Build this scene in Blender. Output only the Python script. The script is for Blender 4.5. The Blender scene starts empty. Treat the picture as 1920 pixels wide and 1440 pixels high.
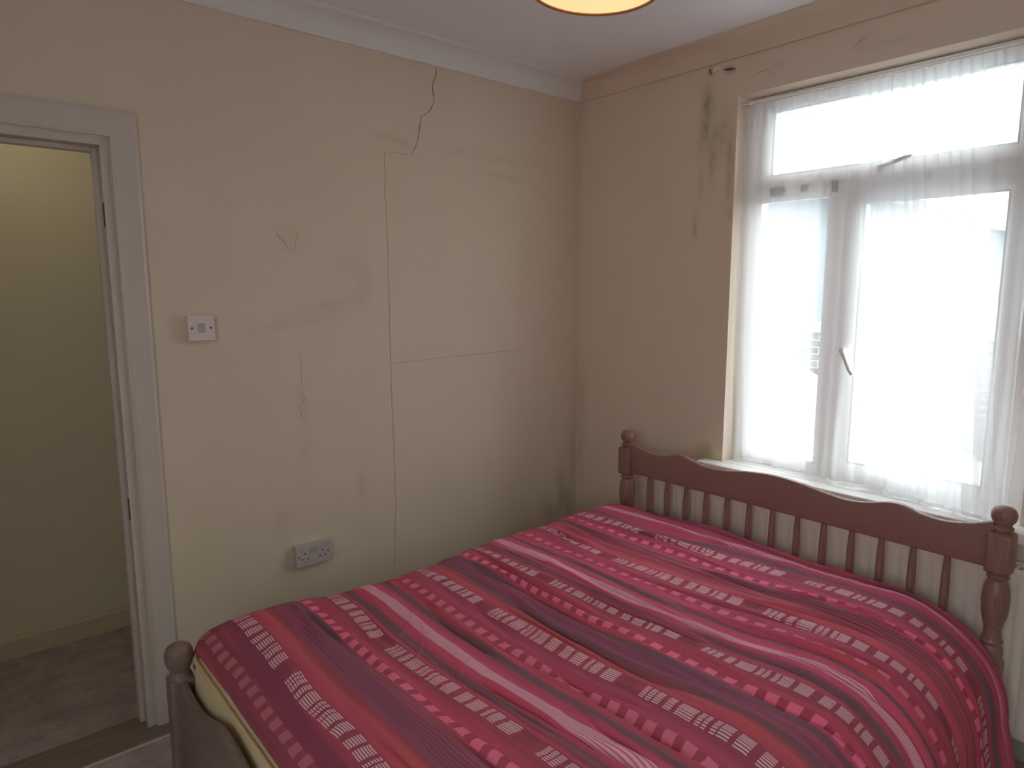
import bpy, bmesh, math, random
from mathutils import Vector, Matrix, noise
random.seed(7)
SC = bpy.context.scene
COL = SC.collection
PI = math.pi

# ------------------------------------------------------------------ camera
cam_d = bpy.data.cameras.new('camera')
cam_d.sensor_width = 36.0
cam_d.lens = 23.514
cam_d.clip_start = 0.02
cam = bpy.data.objects.new('camera', cam_d)
COL.objects.link(cam)
YAW, PITCH, ROLL = 0.705347, -0.141166, -0.001445
fw = Vector((math.sin(YAW) * math.cos(PITCH), math.cos(YAW) * math.cos(PITCH), math.sin(PITCH)))
rt = Vector((math.cos(YAW), -math.sin(YAW), 0))
up = rt.cross(fw)
rt, up = rt * math.cos(ROLL) + up * math.sin(ROLL), up * math.cos(ROLL) - rt * math.sin(ROLL)
cam.matrix_world = Matrix(((rt.x, up.x, -fw.x, -2.5599), (rt.y, up.y, -fw.y, -2.4669), (rt.z, up.z, -fw.z, 1.5252), (0, 0, 0, 1)))
SC.camera = cam

# ------------------------------------------------------------------ sky, light, exposure
SC.view_settings.view_transform = 'Standard'
SC.view_settings.look = 'None'
SC.view_settings.gamma = 1.0
SC.view_settings.use_curve_mapping = False
SC.view_settings.exposure = 0.76
SC.cycles.diffuse_bounces = 8
SC.cycles.max_bounces = 16
SC.cycles.transparent_max_bounces = 24
SC.cycles.sample_clamp_indirect = 6.0
SC.cycles.use_denoising = True

SKY = 4.7
wd = bpy.data.worlds.new('overcast_sky')
SC.world = wd
wd.use_nodes = True
wb = wd.node_tree.nodes['Background']
wb.inputs[0].default_value = (0.93, 0.975, 1.0, 1)
wb.inputs[1].default_value = SKY

pd = bpy.data.lights.new('window_sky_portal', 'AREA')
pd.shape = 'RECTANGLE'; pd.size = 1.55; pd.size_y = 1.07
pd.cycles.is_portal = True
po = bpy.data.objects.new('window_sky_portal', pd); COL.objects.link(po)
sun_d = bpy.data.lights.new('hazy_sun', 'SUN'); sun_d.energy = 3.0; sun_d.angle = 0.35; sun_d.color = (1.0, 0.97, 0.93)
sun_o = bpy.data.objects.new('hazy_sun', sun_d); COL.objects.link(sun_o); sun_o.location = (-3, -8, 12)
sun_o.rotation_euler = Vector((0.35, 0.62, -0.75)).to_track_quat('-Z', 'Y').to_euler()   # from behind this house, never into the room
pd2 = bpy.data.lights.new('fill_window_sky_portal', 'AREA'); pd2.shape = 'RECTANGLE'; pd2.size = 1.25; pd2.size_y = 0.95; pd2.cycles.is_portal = True  # sky portal at the added fill window
po2 = bpy.data.objects.new('fill_window_sky_portal', pd2); COL.objects.link(po2)
po2.location = (-3.84, -2.675, 1.57); po2.rotation_euler = (0, -PI / 2, 0)   # emits towards +x
po.location = (0.26, -1.42, 1.53); po.rotation_euler = (0, PI / 2, 0)   # emits towards -x

# ------------------------------------------------------------------ helpers: naming
def tag(o, label=None, cat=None, group=None, kind=None):
    if label: o['label'] = label
    if cat: o['category'] = cat
    if group: o['group'] = group
    if kind: o['kind'] = kind
    return o

def thing(name, loc, label=None, cat=None, group=None, kind=None):
    o = bpy.data.objects.new(name, None)
    o.empty_display_size = 0.05
    COL.objects.link(o); o.location = loc
    return tag(o, label, cat, group, kind)

def wloc(o):
    v = Vector(o.location)
    return v

# ------------------------------------------------------------------ helpers: mesh
class MB:
    def __init__(s): s.bm = bmesh.new()
    def box(s, a, b, bev=0.0, seg=2):
        x0, x1 = sorted((a[0], b[0])); y0, y1 = sorted((a[1], b[1])); z0, z1 = sorted((a[2], b[2]))
        r = bmesh.ops.create_cube(s.bm, size=1.0)
        for v in r['verts']:
            v.co = Vector((x0 if v.co.x < 0 else x1, y0 if v.co.y < 0 else y1, z0 if v.co.z < 0 else z1))
        if bev > 0:
            es = list({e for v in r['verts'] for e in v.link_edges})
            bmesh.ops.bevel(s.bm, geom=es, offset=bev, segments=seg, profile=0.6, affect='EDGES')
        return s
    def prism(s, poly, axis, lo, hi):
        """poly: 2D points; axis 'x': (y,z); 'y': (x,z); 'z': (x,y)"""
        def P(p, t):
            return (t, p[0], p[1]) if axis == 'x' else ((p[0], t, p[1]) if axis == 'y' else (p[0], p[1], t))
        A = [s.bm.verts.new(P(p, lo)) for p in poly]
        B = [s.bm.verts.new(P(p, hi)) for p in poly]
        n = len(poly)
        s.bm.faces.new(A); s.bm.faces.new(B[::-1])
        for i in range(n): s.bm.faces.new((A[i], B[i], B[(i + 1) % n], A[(i + 1) % n]))
        return s
    def lathe(s, prof, c=(0, 0, 0), n=24, axis='z', M=None):
        rings = []
        for r, h in prof:
            ring = []
            for k in range(n):
                a = 2 * PI * k / n
                p = Vector((r * math.cos(a), r * math.sin(a), h))
                if axis == 'x': p = Vector((h, p.x, p.y))
                if axis == 'y': p = Vector((p.x, h, p.y))
                if M: p = M @ p
                ring.append(s.bm.verts.new(p + Vector(c)))
            rings.append(ring)
        for a, b in zip(rings, rings[1:]):
            for k in range(n): s.bm.faces.new((a[k], a[(k + 1) % n], b[(k + 1) % n], b[k]))
        if prof[0] == prof[-1]: return s
        if prof[0][0] > 1e-5: s.bm.faces.new(rings[0][::-1])
        if prof[-1][0] > 1e-5: s.bm.faces.new(rings[-1])
        return s
    def tube(s, pts, r, n=8, ry=None):
        pts = [Vector(p) for p in pts]
        rings = []
        for i, p in enumerate(pts):
            t = (pts[min(i + 1, len(pts) - 1)] - pts[max(i - 1, 0)]).normalized()
            ref = Vector((0, 0, 1)) if abs(t.z) < 0.9 else Vector((1, 0, 0))
            a = t.cross(ref).normalized(); b = t.cross(a)
            rr = r[i] if isinstance(r, (list, tuple)) else r
            rings.append([s.bm.verts.new(p + a * rr * math.cos(2 * PI * k / n) + b * (ry or rr) * math.sin(2 * PI * k / n)) for k in range(n)])
        for a, b in zip(rings, rings[1:]):
            for k in range(n): s.bm.faces.new((a[k], a[(k + 1) % n], b[(k + 1) % n], b[k]))
        s.bm.faces.new(rings[0][::-1]); s.bm.faces.new(rings[-1])
        return s
    def grid(s, f, nu, nv, flip=False):
        V = [[s.bm.verts.new(f(i / nu, j / nv)) for j in range(nv + 1)] for i in range(nu + 1)]
        for i in range(nu):
            for j in range(nv):
                q = (V[i][j], V[i + 1][j], V[i + 1][j + 1], V[i][j + 1])
                s.bm.faces.new(q[::-1] if flip else q)
        return V
    def build(s, name, mat, parent=None, smooth=False, normals=True, angle=35):
        if normals: bmesh.ops.recalc_face_normals(s.bm, faces=s.bm.faces[:])
        me = bpy.data.meshes.new(name)
        s.bm.to_mesh(me); s.bm.free()
        if smooth:
            for p in me.polygons: p.use_smooth = True
            try: me.set_sharp_from_angle(angle=math.radians(angle))
            except Exception: pass
        o = bpy.data.objects.new(name, me); COL.objects.link(o)
        for m in (mat if isinstance(mat, (list, tuple)) else [mat]): me.materials.append(m)
        adopt(o, parent)
        return o

ROOTLOC = {}
def adopt(o, parent):
    if not parent: return
    o.parent = parent
    off = Vector((0, 0, 0)); p = parent
    # accumulated world offset of the parent (translations only)
    while p:
        off += Vector(p.location)
        if p.parent: off += p.matrix_parent_inverse.translation
        p = p.parent
    o.matrix_parent_inverse = Matrix.Translation(-off)

# ------------------------------------------------------------------ helpers: materials
def lin(r, g, b):
    def f(c):
        c /= 255.0
        return c / 12.92 if c <= 0.04045 else ((c + 0.055) / 1.055) ** 2.4
    return (f(r), f(g), f(b), 1.0)

class NT:
    def __init__(s, name):
        s.m = bpy.data.materials.new(name); s.m.use_nodes = True
        s.t = s.m.node_tree; s.N = s.t.nodes; s.L = s.t.links
        s.b = s.N['Principled BSDF']
        s.b.inputs['Roughness'].default_value = 0.6
    def n(s, typ, **k):
        x = s.N.new(typ)
        for a, v in k.items(): setattr(x, a, v)
        return x
    def link(s, a, b): s.L.new(a, b)
    def math(s, op, a, b=None, c=None, clamp=False):
        x = s.n('ShaderNodeMath', operation=op); x.use_clamp = clamp
        for i, v in enumerate((a, b, c)):
            if v is None: continue
            if hasattr(v, 'is_linked') or hasattr(v, 'links'): s.link(v, x.inputs[i])
            else: x.inputs[i].default_value = v
        return x.outputs[0]
    def mix(s, f, a, b, mode='MIX'):
        x = s.n('ShaderNodeMix', data_type='RGBA', blend_type=mode)
        for i, v in ((0, f), (6, a), (7, b)):
            if hasattr(v, 'links'): s.link(v, x.inputs[i])
            else: x.inputs[i].default_value = v
        return x.outputs[2]
    def noise(s, scale, detail=3, rough=0.55, vec=None, dims=None):
        x = s.n('ShaderNodeTexNoise')
        x.inputs['Scale'].default_value = scale; x.inputs['Detail'].default_value = detail; x.inputs['Roughness'].default_value = rough
        if vec is not None: s.link(vec, x.inputs['Vector'])
        return x.outputs['Fac']
    def coord(s, which='Object', scale=(1, 1, 1)):
        c = s.n('ShaderNodeTexCoord'); m = s.n('ShaderNodeMapping')
        m.inputs['Scale'].default_value = scale
        s.link(c.outputs[which], m.inputs['Vector'])
        return m.outputs[0]
    def ramp(s, fac, stops, interp='LINEAR'):
        r = s.n('ShaderNodeValToRGB'); cr = r.color_ramp; cr.interpolation = interp
        while len(cr.elements) < len(stops): cr.elements.new(0.5)
        while len(cr.elements) > len(stops): cr.elements.remove(cr.elements[-1])
        # positions ascending
        for e, (p, c) in zip(cr.elements, stops): e.position = p
        for e, (p, c) in zip(cr.elements, stops): e.color = c
        s.link(fac, r.inputs[0])
        return r.outputs[0]
    def bump(s, h, strength=0.2, dist=0.01):
        b = s.n('ShaderNodeBump'); b.inputs['Strength'].default_value = strength; b.inputs['Distance'].default_value = dist
        s.link(h, b.inputs['Height']); s.link(b.outputs[0], s.b.inputs['Normal'])
    def color(s, c):
        if hasattr(c, 'links'): s.link(c, s.b.inputs['Base Color'])
        else: s.b.inputs['Base Color'].default_value = c
    def rough(s, v): s.b.inputs['Roughness'].default_value = v; return s
    def spec(s, v): s.b.inputs['Specular IOR Level'].default_value = v; return s

def plain(name, c, rough=0.5, spec=0.4, var=0.06, scale=12, bump=0.0, bscale=60):
    t = NT(name).rough(rough).spec(spec)
    v = t.coord('Object')
    d = tuple(x * (1 - var * 2.2) for x in c[:3]) + (1,)
    t.color(t.mix(t.noise(scale, 4, 0.6, v), d, c))
    if bump: t.bump(t.noise(bscale, 3, 0.6, v), bump, 0.004)
    return t.m

def wall_paint(name, c, var=0.05, attr=True, bump=0.12):
    t = NT(name).rough(0.75).spec(0.25)
    v = t.coord('Object')
    d = tuple(x * (1 - var * 2) for x in c[:3]) + (1,)
    col = t.mix(t.noise(2.6, 5, 0.62, v), d, c)
    d2 = (col)
    if attr:
        a = t.n('ShaderNodeAttribute', attribute_name='stain')
        col = t.mix(1.0, col, a.outputs['Color'], 'MULTIPLY')
    t.color(col)
    h = t.math('ADD', t.math('MULTIPLY', t.noise(3.5, 3, 0.5, v), 1.6), t.math('MULTIPLY', t.noise(130, 2, 0.5, v), 0.12))
    t.bump(h, bump, 0.012)
    return t.m

def wood(name, dark, light, scale=(1, 1, 1), rough=0.38, bands='Z'):
    t = NT(name).rough(rough).spec(0.45)
    v = t.coord('Object', scale)
    w = t.n('ShaderNodeTexWave', wave_type='BANDS', bands_direction=bands)
    w.inputs['Scale'].default_value = 9; w.inputs['Distortion'].default_value = 6; w.inputs['Detail'].default_value = 3
    w.inputs['Detail Scale'].default_value = 1.2
    t.link(v, w.inputs['Vector'])
    n1 = t.noise(30, 5, 0.6, v)
    k = t.n('ShaderNodeTexVoronoi'); k.inputs['Scale'].default_value = 3.2; t.link(v, k.inputs['Vector'])
    knot = t.math('SUBTRACT', 1.0, t.math('SMOOTH_MIN', t.math('MULTIPLY', k.outputs['Distance'], 7.0), 1.0, 0.2), clamp=True)
    f = t.math('ADD', t.math('MULTIPLY', w.outputs['Fac'], 0.55), t.math('MULTIPLY', n1, 0.45))
    c = t.mix(f, dark, light)
    c = t.mix(t.math('MULTIPLY', knot, 0.55), c, tuple(x * 0.45 for x in dark[:3]) + (1,))
    t.color(c)
    t.bump(n1, 0.06, 0.003)
    return t.m

# ------------------------------------------------------------------ materials
M_wallA = wall_paint('cream_wall_paint', lin(221, 208, 190))
M_wallB = wall_paint('cream_wall_paint_window_side', lin(228, 212, 195))
M_wallO = wall_paint('cream_wall_paint_plain', lin(228, 214, 198), attr=False)
M_hall = wall_paint('olive_cream_hall_paint', lin(212, 206, 184), attr=False, var=0.03)
M_ceil = wall_paint('ceiling_white_paint', lin(240, 239, 243), attr=False, var=0.03)
M_coveA = wall_paint('cove_off_white', lin(230, 229, 228), attr=False, var=0.05)
M_coveB = wall_paint('cove_cream', lin(228, 210, 193), attr=False, var=0.07)
M_gloss = plain('aged_white_gloss_paint', lin(205, 198, 190), 0.4, 0.4, 0.05, 7, 0.05, 25)
M_skirt = plain('hall_skirting_paint', lin(200, 190, 160), 0.45, 0.4, 0.04, 6)
M_upvc = plain('white_upvc', lin(243, 243, 244), 0.32, 0.5, 0.02, 5)
M_gasket = plain('grey_gasket', lin(120, 124, 128), 0.6, 0.3, 0.05)
M_sill = plain('white_sill_gloss', lin(246, 246, 244), 0.3, 0.5, 0.03, 6)
M_brown = plain('brown_patch', lin(112, 92, 80), 0.8, 0.2, 0.15, 60)
M_plastic = plain('white_electrical_plastic', lin(222, 214, 210), 0.35, 0.5, 0.02, 8)
M_plastic2 = plain('greyed_electrical_plastic', lin(190, 182, 181), 0.35, 0.5, 0.02, 8)
M_darkhole = plain('dark_socket_hole', lin(40, 36, 36), 0.8, 0.1, 0.05)
M_screw = plain('dull_screw_metal', lin(120, 108, 98), 0.4, 0.5, 0.08, 40)
M_crack = plain('dark_plaster_crack', lin(120, 98, 78), 0.9, 0.1, 0.2, 30)
M_crackl = plain('hairline_plaster_crack', lin(206, 184, 157), 0.9, 0.1, 0.15, 30)
M_chip = plain('bare_white_plaster', lin(236, 226, 214), 0.9, 0.1, 0.06, 60)
M_rad = plain('cream_radiator_enamel', lin(240, 232, 220), 0.4, 0.4, 0.04, 9)
M_radd = plain('radiator_shadow_gap', lin(80, 70, 62), 0.7, 0.2, 0.05)
M_brass = plain('tarnished_brass', lin(140, 118, 84), 0.4, 0.5, 0.1, 30)
M_matt = plain('cream_mattress_ticking', lin(228, 214, 176), 0.85, 0.1, 0.06, 20, 0.1, 180)
M_pipe = plain('beige_mattress_piping', lin(220, 198, 156), 0.8, 0.1, 0.05, 30)
M_thread = plain('pale_pink_loose_thread', lin(214, 140, 142), 0.8, 0.1, 0.05)
M_bedX = wood('stained_pine', lin(128, 98, 92), lin(160, 124, 116), (5, 5, 0.35), bands='X')
M_bedY = wood('stained_pine_board', lin(130, 99, 93), lin(162, 125, 117), (6, 0.9, 6))
M_bedF = wood('stained_pine_foot', lin(116, 99, 92), lin(142, 122, 115), (6, 0.9, 6))
M_thresh = wood('dark_threshold_board', lin(116, 102, 95), lin(150, 136, 127), (0.8, 8, 8), 0.5)

def carpet(name, a, b):
    t = NT(name).rough(0.95).spec(0.05)
    v = t.coord('Object')
    f = t.math('ADD', t.math('MULTIPLY', t.noise(260, 2, 0.7, v), 0.6), t.math('MULTIPLY', t.noise(9, 4, 0.6, v), 0.4))
    t.color(t.ramp(f, [(0.36, a), (0.64, b)]))
    t.bump(t.noise(300, 2, 0.7, v), 0.7, 0.006)
    return t.m
M_carpet = carpet('taupe_carpet', lin(150, 138, 137), lin(205, 192, 190))

M_carpet_out = plain('pale_paving', lin(190, 188, 182), 0.9, 0.1, 0.08, 4)

def glass_mat():
    t = NT('window_glass')
    tr = t.n('ShaderNodeBsdfTransparent'); tr.inputs[0].default_value = (0.97, 0.985, 0.985, 1)
    gl = t.n('ShaderNodeBsdfGlossy'); gl.inputs['Roughness'].default_value = 0.02
    mx = t.n('ShaderNodeMixShader'); mx.inputs[0].default_value = 0.06
    t.link(tr.outputs[0], mx.inputs[1]); t.link(gl.outputs[0], mx.inputs[2])
    t.link(mx.outputs[0], t.N['Material Output'].inputs['Surface'])
    return t.m
M_glass = glass_mat()

def net_mat(name, dens):
    """fine woven net: mostly holes, threads scatter and pass light"""
    t = NT(name)
    v = t.coord('UV')
    tr = t.n('ShaderNodeBsdfTransparent')
    df = t.n('ShaderNodeBsdfDiffuse'); df.inputs[0].default_value = (0.94, 0.94, 0.94, 1)
    tl = t.n('ShaderNodeBsdfTranslucent'); tl.inputs[0].default_value = (0.95, 0.96, 0.97, 1)
    m1 = t.n('ShaderNodeMixShader'); m1.inputs[0].default_value = 0.6
    t.link(df.outputs[0], m1.inputs[1]); t.link(tl.outputs[0], m1.inputs[2])
    n1 = t.noise(1.0, 3, 0.6, t.coord('UV', (26, 0.7, 1)))
    d = t.math('ADD', dens - 0.11, t.math('MULTIPLY', n1, 0.22), clamp=True)
    mx = t.n('ShaderNodeMixShader'); t.link(d, mx.inputs[0])
    t.link(tr.outputs[0], mx.inputs[1]); t.link(m1.outputs[0], mx.inputs[2])
    t.link(mx.outputs[0], t.N['Material Output'].inputs['Surface'])
    return t.m
M_net1 = net_mat('sheer_net', 0.48)
M_net2 = net_mat('gathered_net', 0.50)

def emit_mat(name, c, s):
    t = NT(name)
    e = t.n('ShaderNodeEmission'); e.inputs[1].default_value = s
    v = t.coord('Object')
    t.link(t.mix(t.noise(5, 2, 0.5, v), tuple(x * 0.9 for x in c[:3]) + (1,), c), e.inputs[0])
    t.link(e.outputs[0], t.N['Material Output'].inputs['Surface'])
    return t.m
M_diffuser = emit_mat('lit_cream_diffuser', lin(255, 228, 166), 0.62)
M_shade = plain('amber_lampshade_fabric', lin(190, 120, 78), 0.8, 0.1, 0.08, 80)

# ------------------------------------------------------------------ setting: walls with stains held in a colour attribute
CEIL = 2.535
def fbm(x, y, s, o=3):
    v = 0; a = 1; t = 0
    for k in range(o):
        v += a * noise.noise(Vector((x * s, y * s, 3.7 + k))); t += a; a *= 0.5; s *= 2.1
    return v / t

def blob(px, pz, cx, cz, rx, rz, rot=0.0):
    dx, dz = px - cx, pz - cz
    c, s = math.cos(rot), math.sin(rot)
    a = (dx * c + dz * s) / rx; b = (-dx * s + dz * c) / rz
    d = a * a + b * b
    return math.exp(-d * 1.4)

GREEN = (0.62, 0.66, 0.50); SOOT = (0.76, 0.74, 0.71); DAMP_DIM = (0.93, 0.96, 0.84); BLACK = (0.55, 0.52, 0.45); SCUFF = (0.86, 0.84, 0.80)
STA = [  # x, z, rx, rz, rot, strength, colour, noise scale
    (-0.62, 2.115, 0.34, 0.022, -0.02, 0.45, SOOT, 9), (-0.50, 2.04, 0.22, 0.018, -0.05, 0.35, SOOT, 9), (-1.10, 2.13, 0.10, 0.016, -0.1, 0.55, SOOT, 9),
    (-1.46, 1.45, 0.16, 0.016, 0.25, 0.55, SOOT, 8), (-1.55, 1.395, 0.17, 0.016, 0.12, 0.55, SOOT, 8), (-1.32, 1.47, 0.14, 0.03, 0.3, 0.4, SOOT, 8),
    (-1.53, 1.10, 0.022, 0.055, 0.2, 0.8, SCUFF, 20), (-1.54, 1.72, 0.05, 0.05, 0, 0.35, SOOT, 20),
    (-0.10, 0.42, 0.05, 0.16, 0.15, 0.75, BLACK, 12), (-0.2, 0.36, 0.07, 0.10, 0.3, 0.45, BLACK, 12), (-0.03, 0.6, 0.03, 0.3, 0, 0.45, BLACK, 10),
    (-1.75, 0.35, 0.5, 0.42, 0, 0.55, DAMP_DIM, 3), (-1.1, 0.30, 0.7, 0.36, 0, 0.5, DAMP_DIM, 3), (-1.95, 0.62, 0.14, 0.3, 0, 0.35, DAMP_DIM, 4),  # greenish dirt, plus some of the lower light near the floor in the colour
    (-1.62, 0.62, 0.05, 0.08, 0.2, 0.4, SOOT, 14), (-1.28, 0.72, 0.03, 0.10, 0.1, 0.4, SOOT, 14), (-1.78, 1.82, 0.03, 0.05, 0.1, 0.4, SOOT, 14),
    (-1.52, 0.9, 0.03, 0.22, 0.0, 0.4, SCUFF, 10),
    (-0.85, 1.66, 0.5, 0.5, 0, 0.0, SOOT, 3), (-2.02, 1.0, 0.03, 0.8, 0, 0.30, DAMP_DIM, 5), (-1.25, 1.55, 0.04, 0.12, 0, 0.4, SOOT, 10), (-1.3, 1.62, 0.07, 0.06, 0, 0.3, SOOT, 12),
]
STB = [  # y, z ...
    (-0.745, 2.30, 0.035, 0.10, 0, 1.0, GREEN, 26), (-0.735, 2.20, 0.03, 0.12, 0.1, 1.0, GREEN, 26), (-0.775, 2.08, 0.025, 0.14, 0, 1.0, GREEN, 24), (-0.815, 2.18, 0.03, 0.10, 0, 0.75, GREEN, 24),
    (-0.86, 2.10, 0.02, 0.14, 0, 0.9, GREEN, 24), (-0.86, 1.95, 0.018, 0.1, 0, 0.5, GREEN, 24), (-0.702, 1.80, 0.014, 0.07, 0, 1.1, GREEN, 20), (-0.868, 1.84, 0.010, 0.035, 0, 0.7, GREEN, 24), (-0.72, 1.97, 0.02, 0.12, 0, 0.5, GREEN, 20),
    (-0.80, 0.795, 0.05, 0.05, 0, 1.3, (0.60, 0.62, 0.30), 14), (-0.75, 2.43, 0.012, 0.018, 0, 1.2, (0.3, 0.26, 0.2), 40), (-0.84, 2.415, 0.025, 0.012, 0.2, 1.1, (0.35, 0.28, 0.22), 40),
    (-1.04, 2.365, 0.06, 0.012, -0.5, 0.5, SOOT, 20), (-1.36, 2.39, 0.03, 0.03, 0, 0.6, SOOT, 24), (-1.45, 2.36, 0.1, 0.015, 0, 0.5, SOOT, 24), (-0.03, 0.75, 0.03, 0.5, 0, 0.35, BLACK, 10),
    (-0.27, 1.37, 0.04, 0.03, 0.3, 0.4, SOOT, 18), (-0.5, 1.95, 0.03, 0.25, 0, 0.2, SOOT, 12),
]
def stain_rgb(lst, a, z):
    r = [1.0, 1.0, 1.0]
    for cx, cz, rx, rz, rot, st, c, ns in lst:
        if abs(a - cx) > 3 * max(rx, rz) or abs(z - cz) > 3 * max(rx, rz): continue
        w = blob(a, z, cx, cz, rx, rz, rot)
        if w < 0.01: continue
        w *= st * max(0.0, min(1.4, 0.7 + 1.1 * fbm(a, z * 0.6, ns * 1.6, 4)))
        w = min(w, 1.0)
        for k in range(3): r[k] *= 1 - w * (1 - c[k])
    return r

def stained_wall(name, mat, axis, rects, depth, stains, step=0.014):
    """axis 'y': face on y=0, rect = (x0,x1,z0,z1), thickness to y=depth; axis 'x': face on x=0, rect = (y0,y1,z0,z1)"""
    mb = MB()
    lay = mb.bm.verts.layers.float_color.new('stain')
    def P(a, t, z): return (a, t, z) if axis == 'y' else (t, a, z)
    def nv(a, t, z, col=(1, 1, 1)):
        v = mb.bm.verts.new(P(a, t, z)); v[lay] = (col[0], col[1], col[2], 1); return v
    for a0, a1, z0, z1, fine in rects:
        na = max(1, int((a1 - a0) / (step if fine else 0.3))); nz = max(1, int((z1 - z0) / (step if fine else 0.3)))
        V = []
        for i in range(na + 1):
            row = []
            for j in range(nz + 1):
                a = a0 + (a1 - a0) * i / na; z = z0 + (z1 - z0) * j / nz
                row.append(nv(a, 0, z, stain_rgb(stains, a, z) if fine else (1, 1, 1)))
            V.append(row)
        for i in range(na):
            for j in range(nz): mb.bm.faces.new((V[i][j], V[i + 1][j], V[i + 1][j + 1], V[i][j + 1]))
        B = [nv(a0, depth, z0), nv(a1, depth, z0), nv(a1, depth, z1), nv(a0, depth, z1)]
        F = [nv(a0, 0, z0), nv(a1, 0, z0), nv(a1, 0, z1), nv(a0, 0, z1)]
        mb.bm.faces.new(B)
        for k in range(4): mb.bm.faces.new((F[k], F[(k + 1) % 4], B[(k + 1) % 4], B[k]))
    o = mb.build(name, mat, None, normals=True)
    return tag(o, kind='structure')

XL, YN = -3.75, -3.35           # far-left and near limits of the room
DX0, DX1, DZ = -2.93, -2.112, 1.992
WY0, WY1, WZ0, WZ1 = -1.957, -0.885, 0.742, 2.302

wall_left = stained_wall('wall_left', M_wallA, 'y', [(DX1, 0.0, 0, CEIL, True), (DX0, DX1, DZ, CEIL, False), (XL, DX0, 0, CEIL, False)], 0.11, STA)
wall_right = stained_wall('wall_right', M_wallB, 'x', [(WY1, 0.0, 0, CEIL, True), (WY0, WY1, WZ1, CEIL, True), (WY0, WY1, 0, WZ0, False), (YN, WY0, 0, CEIL, False)], 0.28, STB)
tag(MB().box((0, 0.0005, 0), (0.28, 0.11, CEIL)).build('wall_corner', M_wallO), kind='structure')
RY0_, RY1_, RZ0_, RZ1_ = -3.15, -2.20, 0.95, 2.20  # opening cut for the added fill window
m = MB().box((XL - 0.1, YN - 0.1, 0), (XL, RY0_, CEIL)).box((XL - 0.1, RY1_, 0), (XL, 0.98, CEIL)).box((XL - 0.1, RY0_, 0), (XL, RY1_, RZ0_)).box((XL - 0.1, RY0_, RZ1_), (XL, RY1_, CEIL))
tag(m.build('wall_back', M_wallO), kind='structure')
tag(MB().box((XL, YN - 0.1, 0), (0.28, YN, CEIL)).build('wall_near', M_wallO), kind='structure')
fill_win = thing('added_fill_window', (XL - 0.06, (RY0_ + RY1_) / 2, RZ0_), kind='structure')  # unseen window added behind the camera to brighten the room
m = MB()
for a, b in (((RY0_, RZ0_), (RY0_ + 0.06, RZ1_)), ((RY1_ - 0.06, RZ0_), (RY1_, RZ1_)), ((RY0_ + 0.06, RZ0_), (RY1_ - 0.06, RZ0_ + 0.06)), ((RY0_ + 0.06, RZ1_ - 0.06), (RY1_ - 0.06, RZ1_)), ((-2.70, RZ0_ + 0.06), (-2.65, RZ1_ - 0.06))):
    m.box((XL - 0.09, a[0], a[1]), (XL - 0.03, b[0], b[1]), 0.004)
m.build('window_frame', M_upvc, fill_win)
MB().box((XL - 0.062, RY0_ + 0.05, RZ0_ + 0.05), (XL - 0.058, RY1_ - 0.05, RZ1_ - 0.05)).build('pane', M_glass, fill_win)
tag(MB().box((XL - 12, -14, -0.52), (XL - 0.1, 12, -0.42)).build('ground_rear', M_carpet_out), kind='structure')
tag(MB().box((XL - 0.1, YN - 0.1, CEIL), (0.28, 0.98, CEIL + 0.1)).build('ceiling', M_ceil), kind='structure')
tag(MB().box((XL - 0.1, YN - 0.1, -0.1), (0.28, -0.085, 0)).build('floor', M_carpet), kind='structure')
# hall beyond the doorway
tag(MB().box((XL - 0.1, -0.085, -0.1), (0.28, 0.98, -0.001)).build('floor_hall', M_carpet), kind='structure')
tag(MB().box((XL, 0.88, -0.001), (-1.2, 0.98, CEIL)).build('wall_hall', M_hall), kind='structure')
tag(MB().box((-1.3, 0.11, -0.001), (-1.2, 0.88, CEIL)).build('wall_hall_end', M_hall), kind='structure')
hs = [(0.88, 0.0), (0.88, 0.105), (0.875, 0.105), (0.870, 0.098), (0.868, 0.088), (0.862, 0.08), (0.862, 0.0)]
m = MB()
A = [m.bm.verts.new((XL, y, z)) for y, z in hs]; B = [m.bm.verts.new((-1.3, y, z)) for y, z in hs]
for i in range(len(hs)): m.bm.faces.new((A[i], A[(i + 1) % len(hs)], B[(i + 1) % len(hs)], B[i]))
m.bm.faces.new(A); m.bm.faces.new(B)
tag(m.build('baseboard_hall', M_skirt), kind='structure')
bl = MB().box((DX1 + 0.083, -0.016, 0), (-0.001, -0.0005, 0.105), 0.004).build('baseboard_left', M_gloss); tag(bl, kind='structure')
br = MB().box((-0.016, YN + .001, 0), (-0.0005, -0.017, 0.105), 0.004).build('baseboard_right', M_gloss); tag(br, kind='structure')

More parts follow.
